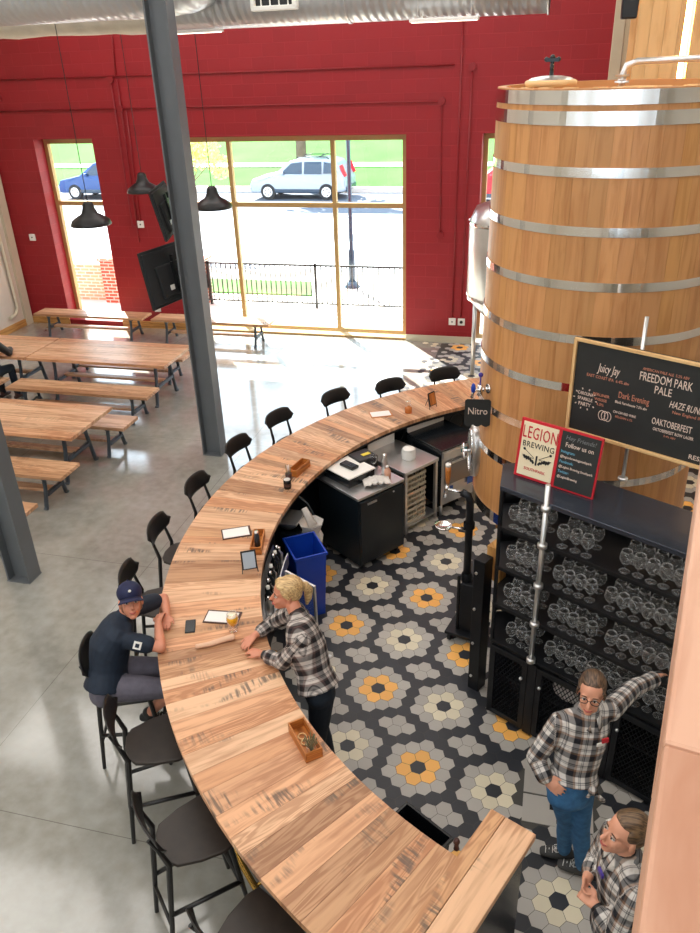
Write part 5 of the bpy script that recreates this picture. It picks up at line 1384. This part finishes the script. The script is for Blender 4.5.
def shoe(t, an, ft, m='shoe', lace=True, nm='shoe'):
    ft = Vector(ft).normalized(); lt_ = V(0, 0, 1).cross(ft)
    b = MB(); base = V(an.x, an.y, an.z-.075)
    capsule(b, [base-ft*.055+V(0, 0, .035), base+V(0, 0, .04), base+ft*.09+V(0, 0, .032), base+ft*.135+V(0, 0, .024)], [(.034, .034), (.042, .04), (.046, .03), (.036, .022)], 14, lt_)
    capsule(b, [base-ft*.01+V(0, 0, .04), base-ft*.005+V(0, 0, .085)], [(.042, .048), (.043, .05)], 12, lt_)
    o = remesh(b.bm, nm, m, t, .007, 3)
    if lace:
        b = MB()
        for k in range(4):
            p = base+ft*(.05+.022*k)+V(0, 0, .072-.006*k); b.tube([p-lt_*.026-V(0, 0, .008), p, p+lt_*.026-V(0, 0, .008)], .003, 5)
        for s_ in (-1, 1):
            p = base+ft*.045+V(0, 0, .076); b.tube([p+(lt_*s_*(.03*(1-math.cos(i*PI/4))/2)+ft*.02*math.sin(i*PI/4)) for i in range(8)], .0025, 5, closed=True)
        b.build('laces', 'lace', o)
    return o
def collar(t, J, rot, m, l, f, r=.072, nm='collar'):
    b = MB(); n = J['nk']; up = (J['hd']-n).normalized(); F = Vector((f.x, f.y, 0)).normalized(); Lt = V(0, 0, 1).cross(F)
    pts = []; N_ = 15
    in_, out = [], []
    for i in range(N_):
        a = R(20)+(2*PI-R(40))*i/(N_-1); d = F*math.cos(a)*1.05+Lt*math.sin(a)
        p = n+up*(.035-.028*max(0, math.cos(a)))
        k = max(0, math.cos(a))
        in_.append((p+d*r*.80, p+d*r*1.1-up*(.025+.045*k)+F*.03*k))
    V1 = [(b.v(a), b.v(c)) for a, c in in_]
    for i in range(N_-1): b.face([V1[i][0], V1[i+1][0], V1[i+1][1], V1[i][1]], smooth=True)
    o = b.build(nm, m, t); s_ = o.modifiers.new('solid', 'SOLIDIFY'); s_.thickness = .006
    me = o.data; at = me.attributes.new('pc', 'FLOAT_VECTOR', 'POINT'); at.data.foreach_set('vector', [x for v in me.vertices for x in (.25+(v.co.x-n.x)*.6, .10+(v.co.z-n.z)*.5, 0)])
    return o
def hairshell(t, c, rot, m, s=1., extra=(), name='hair', front=.0, back=.0, vox=.006):
    b = MB()
    def W(p): return c+rot@(Vector(p)*s)
    b.ball(W((-.030, 0, .048)), (.093*s, .080*s, .082*s), rot, 20, 14); b.ball(W((.012, 0, .078)), (.054*s, .060*s, .036*s), rot, 16, 10)
    b.ball(W((-.045, 0, .01)), (.070*s, .077*s, .075*s), rot, 18, 12)
    for k in (-1, 1): b.ball(W((-.012, k*.058, .046)), (.048*s, .025*s, .046*s), rot, 12, 8)
    for fn in extra: fn(b, W)
    return remesh(b.bm, name, m, t, vox, 2)

# --- woman with glasses, hand on hip, reaching to the shelf
P = dict(base=(.42, 3.46, 0), pel=(.375, 3.375, .94), ch=(.405, 3.47, 1.20), nk=(.42, 3.50, 1.40), hd=(.425, 3.505, 1.545), _lat=(.86, .45, 0), _face=(-.16, -.95, .10), _up=(0, .0, 1),
         shl=(.555, 3.60, 1.345), shr=(.275, 3.46, 1.325), ell=(.70, 3.87, 1.285), wrl=(.86, 4.08, 1.205), elr=(.155, 3.37, 1.11), wrr=(.215, 3.29, 1.045),
         _hl=((.12, .20, -.04), (.3, -.2, -.5), -1, (.25, .3, .3)), _hr=((.80, -.36, -.48), (-.40, .90, -.1), -1, (.12, .25, .25)),
         hpl=(.445, 3.40, .90), hpr=(.305, 3.35, .90), knl=(.475, 3.43, .50), knr=(.385, 3.46, .50), anl=(.525, 3.48, .085), anr=(.41, 3.57, .085), _footl=(-.95, .15, 0), _footr=(-.95, .0, 0), w=.84, dp=.84, hs=.96)
t, J, rot, body, l, f = person('woman in black-rimmed glasses and blue jeans, hand on hip, reaching to shelf', P, None, None)
face_parts(t, J['hd'], rot, .96)
shirt_mesh(t, J, l, 'plaid', .82, .86, -.035, .93)
b = MB(); F = V(.51, -.86, 0); kp = J['pel']+F*.125+V(.05, .03, .055); b.ball(kp, (.03, .03, .022), None, 12, 8); b.tube([kp, kp+V(.05, .0, -.05)+F*.01, kp+V(.07, .02, -.10)], [(.012, .008), (.02, .006), (.012, .004)], 8); b.tube([kp, kp+V(-.03, -.0, -.05)+F*.01], [(.012, .008), (.014, .005)], 8)
o = b.build('shirt_knot', 'plaid', t); at = o.data.attributes.new('pc', 'FLOAT_VECTOR', 'POINT'); at.data.foreach_set('vector', [x for v in o.data.vertices for x in (v.co.x*1.5, v.co.z*1.5, 0)])
collar(t, J, rot, 'plaid', l, V(.5, -.86, 0))
b = MB(); p = J['ch']+V(.10, -.075, .07)
b.box(p, (.05, .008, .022), rot=Matrix.Rotation(R(30), 3, 'Z')); b.build('badge', 'white', t)
b = MB(); b.box(p+V(.02, .0, .035), (.04, .01, .03), rot=Matrix.Rotation(R(30), 3, 'Z')); b.build('collar_lining', 'red', t)
trousers(t, J, l, 'jeans', .84, 'jeans', .006, .98)
for k in 'lr': shoe(t, J['an'+k], P['_foot'+k])
def ex1(b, W):
    b.ball(W((-.105, 0, .045)), (.035, .04, .035), rot, 12, 8)
    for k in (-1, 1): b.tube([W((.03, k*.070, .04)), W((.015, k*.080, .0)), W((.01, k*.079, -.045))], [.012, .008, .003], 8)
hairshell(t, J['hd'], rot, 'brownhair', .96, (ex1,))
b = MB()
for k in (-1, 1):
    b.tube([J['hd']+rot@(V(.092, k*.033+.025*math.cos(i*PI/8), -.002+.0175*math.sin(i*PI/8))*.96) for i in range(16)], .0024, 6, closed=True)
    b.tube([J['hd']+rot@V(.088, k*.055, .004), J['hd']+rot@V(.02, k*.074, .004)], .002, 6)
b.tube([J['hd']+rot@V(.089, -.008, .002), J['hd']+rot@V(.089, .008, .002)], .002, 6); b.build('eyeglasses', 'black_paint', t)

# --- woman with clasped hands at the lower right
P = dict(base=(.56, 2.57, 0), pel=(.62, 2.63, .90), ch=(.60, 2.62, 1.22), nk=(.575, 2.62, 1.39), hd=(.555, 2.62, 1.53), _lat=(.35, -.93, 0), _face=(-.86, -.36, .22), _up=(.25, 0.1, 1),
         shl=(.62, 2.46, 1.33), shr=(.545, 2.77, 1.34), ell=(.56, 2.39, 1.10), wrl=(.47, 2.51, 1.12), elr=(.49, 2.79, 1.10), wrr=(.43, 2.64, 1.12),
         _hl=((-.6, .55, .0), (.3, .3, -.9), 1, (.6, .6, .4)), _hr=((-.2, -.95, -.05), (.9, -.2, .3), -1, (.6, .7, .5)),
         hpl=(.61, 2.50, .87), hpr=(.59, 2.66, .87), knl=(.60, 2.50, .48), knr=(.58, 2.66, .48), anl=(.62, 2.50, .085), anr=(.60, 2.66, .085), _footl=(-1, -.2, 0), _footr=(-1, .1, 0), w=.92, dp=.92, hs=.98)
t, J, rot, body, l, f = person('smiling woman with brown hair pulled back, hands clasped, lower right', P, None, None)
face_parts(t, J['hd'], rot, .98, 'brow', .006)
shirt_mesh(t, J, l, 'plaid', .92, .95, .12, .60)
collar(t, J, rot, 'plaid', l, V(-.93, -.35, 0))
trousers(t, J, l, 'darkjeans', .92, 'trousers', .008, .98)
for k in 'lr': shoe(t, J['an'+k], P['_foot'+k])
def ex2(b, W): b.ball(W((-.10, 0, .0)), (.035, .038, .038), rot, 12, 8)
hairshell(t, J['hd'], rot, 'brownhair2', .98, (ex2,))
b = MB(); wq = J['wrl'].lerp(J['ell'], .12); dq = (J['ell']-J['wrl']).normalized(); b.tube([wq-dq*.014, wq+dq*.014], .031, 16); b.build('wristband', 'black_paint', t)
b = MB(); b.box(J['ch']+V(-.125, -.06, .08), (.012, .05, .022), rot=Matrix.Rotation(R(20), 3, 'Z')); b.build('badge', 'slatepurple', t)

# --- blonde woman leaning on the bar
P = dict(base=(-1.30, 3.85, 0), pel=(-1.33, 3.83, .98), ch=(-1.42, 3.92, 1.20), nk=(-1.49, 3.995, 1.40), hd=(-1.59, 4.055, 1.53), _lat=(.30, -.95, 0), _face=(-.88, -.46, .06), _up=(-.05, 0, 1),
         shl=(-1.41, 3.83, 1.335), shr=(-1.54, 4.12, 1.335), ell=(-1.555, 3.80, 1.135), wrl=(-1.735, 3.87, 1.115), elr=(-1.77, 4.20, 1.125), wrr=(-1.86, 4.045, 1.112),
         _hl=((-.95, .25, -.03), (0, 0, -1), -1, (.2, .3, .25)), _hr=((-.25, -.95, -.0), (0, 0, -1), 1, (.2, .3, .25)),
         hpl=(-1.28, 3.75, .90), hpr=(-1.31, 3.91, .90), knl=(-1.33, 3.75, .48), knr=(-1.36, 3.92, .48), anl=(-1.27, 3.74, .085), anr=(-1.30, 3.93, .085), _footl=(-1, 0, 0), _footr=(-1, .1, 0), w=1.0, dp=1.0, hs=1.0)
t, J, rot, body, l, f = person('blonde woman with ponytail in plaid shirt leaning on the bar over folded hands', P, None, None, 'skin2')
face_parts(t, J['hd'], rot, 1.)
shirt_mesh(t, J, l, 'plaid_brown', .96, 1.0, .04, .62, e=.024)
collar(t, J, rot, 'plaid_brown', l, V(-.97, -.2, 0))
trousers(t, J, l, 'darkjeans', 1.0, 'jeans', .010, .98)
for k in 'lr': shoe(t, J['an'+k], P['_foot'+k])
def ex3(b, W):
    b.ball(W((.030, .022, .078)), (.045, .050, .028), rot, 12, 8); b.ball(W((.026, -.022, .078)), (.045, .050, .028), rot, 12, 8)
    for k in (-1, 1): b.tube([W((.040, k*.060, .060)), W((.022, k*.076, .03)), W((-.01, k*.080, .0))], [.016, .014, .012], 8)
    b.tube([W((-.10, 0, .05)), W((-.13, -.005, .045)), W((-.155, -.01, .0)), W((-.155, -.015, -.07)), W((-.145, -.02, -.13))], [.018, .028, .034, .028, .008], 12)
hairshell(t, J['hd'], rot, 'blonde', 1.03, (ex3,))
b = MB(); wq = J['wrl'].lerp(J['ell'], .14); dq = (J['ell']-J['wrl']).normalized(); b.tube([wq-dq*.013, wq+dq*.013], .033, 16); b.build('wristband', 'black_paint', t)
b = MB(); wq = J['wrr'].lerp(J['elr'], .2); dq = (J['elr']-J['wrr']).normalized(); b.tube([wq-dq*.004, wq+dq*.004], .033, 16); b.build('bracelet', 'bootleather', t)

# --- seated man in navy shirt and cap
P = dict(base=(-2.83, 3.72, .74), pel=(-2.87, 3.66, .87), ch=(-2.86, 3.76, 1.10), nk=(-2.775, 3.865, 1.285), hd=(-2.715, 3.895, 1.405), _lat=(-.30, .95, 0), _face=(.56, -.76, .46), _up=(.1, -.05, 1),
         shl=(-2.78, 4.07, 1.21), shr=(-2.70, 3.72, 1.20), ell=(-2.70, 4.30, 1.13), wrl=(-2.585, 4.12, 1.118), elr=(-2.47, 3.78, 1.118), wrr=(-2.585, 3.985, 1.165),
         _hl=((.35, -.9, -.05), (0, 0, -1), -1, (.2, .3, .3)), _hr=((-.25, .9, .03), (.3, .2, -1), -1, (.25, .35, .3)),
         hpl=(-2.88, 3.77, .84), hpr=(-2.79, 3.60, .84), knl=(-2.48, 3.93, .80), knr=(-2.40, 3.72, .80), anl=(-2.72, 4.0, .42), anr=(-2.68, 3.80, .42), _footl=(.9, .3, 0), _footr=(.9, .25, 0), w=1.14, dp=1.12, hs=1.04)
t, J, rot, body, l, f = person('man in navy t-shirt and cap seated at the bar with crossed arms', P, None, None, 'skin2')
face_parts(t, J['hd'], rot, 1.04, 'brow', .005)
shirt_mesh(t, J, l, 'navy', 1.16, 1.14, .05, .62, True, e=.018)
trousers(t, J, l, 'shorts', 1.12, 'shorts', .016, 0)
for k in 'lr': shoe(t, J['an'+k], P['_foot'+k], 'black_paint', True)
b = MB(); p = J['shr'].lerp(J['elr'], .38); d = (J['elr']-J['shr']).normalized(); outn = V(.45, -.85, .35); outn = (outn-d*outn.dot(d)).normalized(); s_ = d.cross(outn)
rot4 = Matrix((s_, d, outn)).transposed(); b.box(p+outn*.066, (.055, .055, .008), rot=rot4); pt_ = b.build('sleeve_patch', 'white', t)
b = MB(); b.box(p+outn*.0705, (.028, .028, .004), rot=rot4); b.build('patch_emblem', 'navy', pt_)
def W(p): return J['hd']+rot@(Vector(p)*1.04)
b = MB(); b.ball(W((.012, 0, -.074)), (.060, .056, .042), rot, 16, 10); b.ball(W((.052, 0, -.102)), (.026, .028, .018), rot, 10, 8)
for k in (-1, 1): b.ball(W((-.002, k*.060, -.035)), (.022, .014, .04), rot, 10, 8)
remesh(b.bm, 'beard', 'beard', t, .006, 2)
b = MB(); b.ball(W((-.02, 0, .02)), (.088, .079, .062), rot, 18, 12); remesh(b.bm, 'hair', 'brownhair', t, .006, 2)
b = MB(); b.ball(W((-.016, 0, .058)), (.106, .090, .084), rot, 24, 14)
capt = remesh(b.bm, 'cap', 'cap', t, .006, 1)
b = MB(); n = 13; T_, B_ = [], []
for i in range(n):
    a = R(-62)+R(124)*i/(n-1); r0, r1 = .085, .150
    row = []
    for r_ in (r0, (r0+r1)/2, r1):
        x = .0+(r_)*math.cos(a)*(1 if r_ < .1 else 1.02); y = r_*math.sin(a)*(.95 if r_ < .1 else .66); z = .040-.02*(r_-r0)/.08-.9*y*y*3
        row.append((x, y, z))
    T_.append([b.v(W(p)) for p in row]); B_.append([b.v(W((p[0], p[1], p[2]-.006))) for p in row])
for i in range(n-1):
    for j in range(2):
        b.face([T_[i][j], T_[i+1][j], T_[i+1][j+1], T_[i][j+1]], smooth=True); b.face([B_[i][j], B_[i][j+1], B_[i+1][j+1], B_[i+1][j]], smooth=True)
    b.face([T_[i][2], T_[i+1][2], B_[i+1][2], B_[i][2]]); b.face([T_[i][0], B_[i][0], B_[i+1][0], T_[i+1][0]])
b.build('brim', 'cap', capt)
b = MB(); b.ball(W((.088, 0, .082)), (.006, .011, .010), rot, 8, 6); b.build('cap_emblem', 'white', capt)
b = MB(); b.ball(W((-.012, 0, .140)), .008, None, 8, 6); b.build('cap_button', 'cap', capt)

# --- dark-clothed person at the left edge, back table
P = dict(base=(-8.28, 9.72, .46), pel=(-8.28, 9.72, .56), ch=(-8.26, 9.80, .86), nk=(-8.25, 9.90, 1.07), hd=(-8.24, 9.96, 1.22), _lat=(-1, .1, 0), _face=(.1, 1, -.2),
         shl=(-8.44, 9.90, 1.0), shr=(-8.06, 9.88, 1.0), ell=(-8.46, 10.08, .82), wrl=(-8.34, 10.25, .81), elr=(-8.03, 10.06, .82), wrr=(-8.14, 10.24, .81),
         _hl=((.5, .8, 0), (0, 0, -1), -1, (.2, .3, .3)), _hr=((-.5, .8, 0), (0, 0, -1), 1, (.2, .3, .3)),
         hpl=(-8.37, 9.74, .56), hpr=(-8.19, 9.74, .56), knl=(-8.38, 10.13, .54), knr=(-8.12, 10.13, .54), anl=(-8.38, 10.12, .085), anr=(-8.10, 10.12, .085), _footl=(0, 1, 0), _footr=(.2, 1, 0), w=1.05, dp=1.05, hs=1.0)
t, J, rot, body, l, f = person('person in dark clothes on a bench at the left edge', P, None, None)
face_parts(t, J['hd'], rot, 1.)
shirt_mesh(t, J, l, 'black_paint', 1.06, 1.06, .08, .95)
trousers(t, J, l, 'darkjeans', 1.05, 'trousers', .010, .98)
for k in 'lr': shoe(t, J['an'+k], P['_foot'+k], 'darkboard', False)
hairshell(t, J['hd'], rot, 'brownhair', 1.0)
t.location.x -= .28
# ------------------------------------------------------------------ LIGHT
w = bpy.data.worlds.new('world'); SC.world = w; w.use_nodes = True; bg = w.node_tree.nodes['Background']
bg.inputs[0].default_value = (.72, .86, 1., 1); bg.inputs[1].default_value = 5.5
s = bpy.data.lights.new('sun', 'SUN'); s.energy = 34; s.angle = R(.6); s.color = (1, .95, .86); so = bpy.data.objects.new('sun', s); COL.objects.link(so)
d = V(.60, -.80, -.98).normalized(); so.rotation_euler = d.to_track_quat('-Z', 'Y').to_euler(); so.location = (-10, 30, 30)
def area(name, p, sx, sy, e, col=(1, .975, .94), rot=(0, 0, 0), host=True):
    a = bpy.data.lights.new(name, 'AREA'); a.shape = 'RECTANGLE'; a.size = sx; a.size_y = sy; a.energy = e; a.color = col
    o = bpy.data.objects.new(name, a); COL.objects.link(o); o.location = p; o.rotation_euler = rot
k = 0
for i, y in enumerate((-1.2, 2.0, 5.6, 9.2, 12.4)):
    for j, x in enumerate((-8.0, -4.9, -1.6, 2.2)):
        area('fill_light', (x, y, 6.68), 3.0, 1.8, 54)  # unseen area lamps added to fill the room with light
        t = thing('fill_light', 'white housing added over a fill lamp, out of view overhead', 'light', (x, y, 6.80), 0, 'added fill lights out of view')
        b = MB(); b.box((0, 0, .04), (3.1, 1.9, .1)); b.build('housing', 'white', t)
SC.view_settings.view_transform = 'Standard'; SC.view_settings.look = 'None'; SC.view_settings.gamma = 1; SC.view_settings.exposure = -.08; SC.view_settings.use_curve_mapping = False
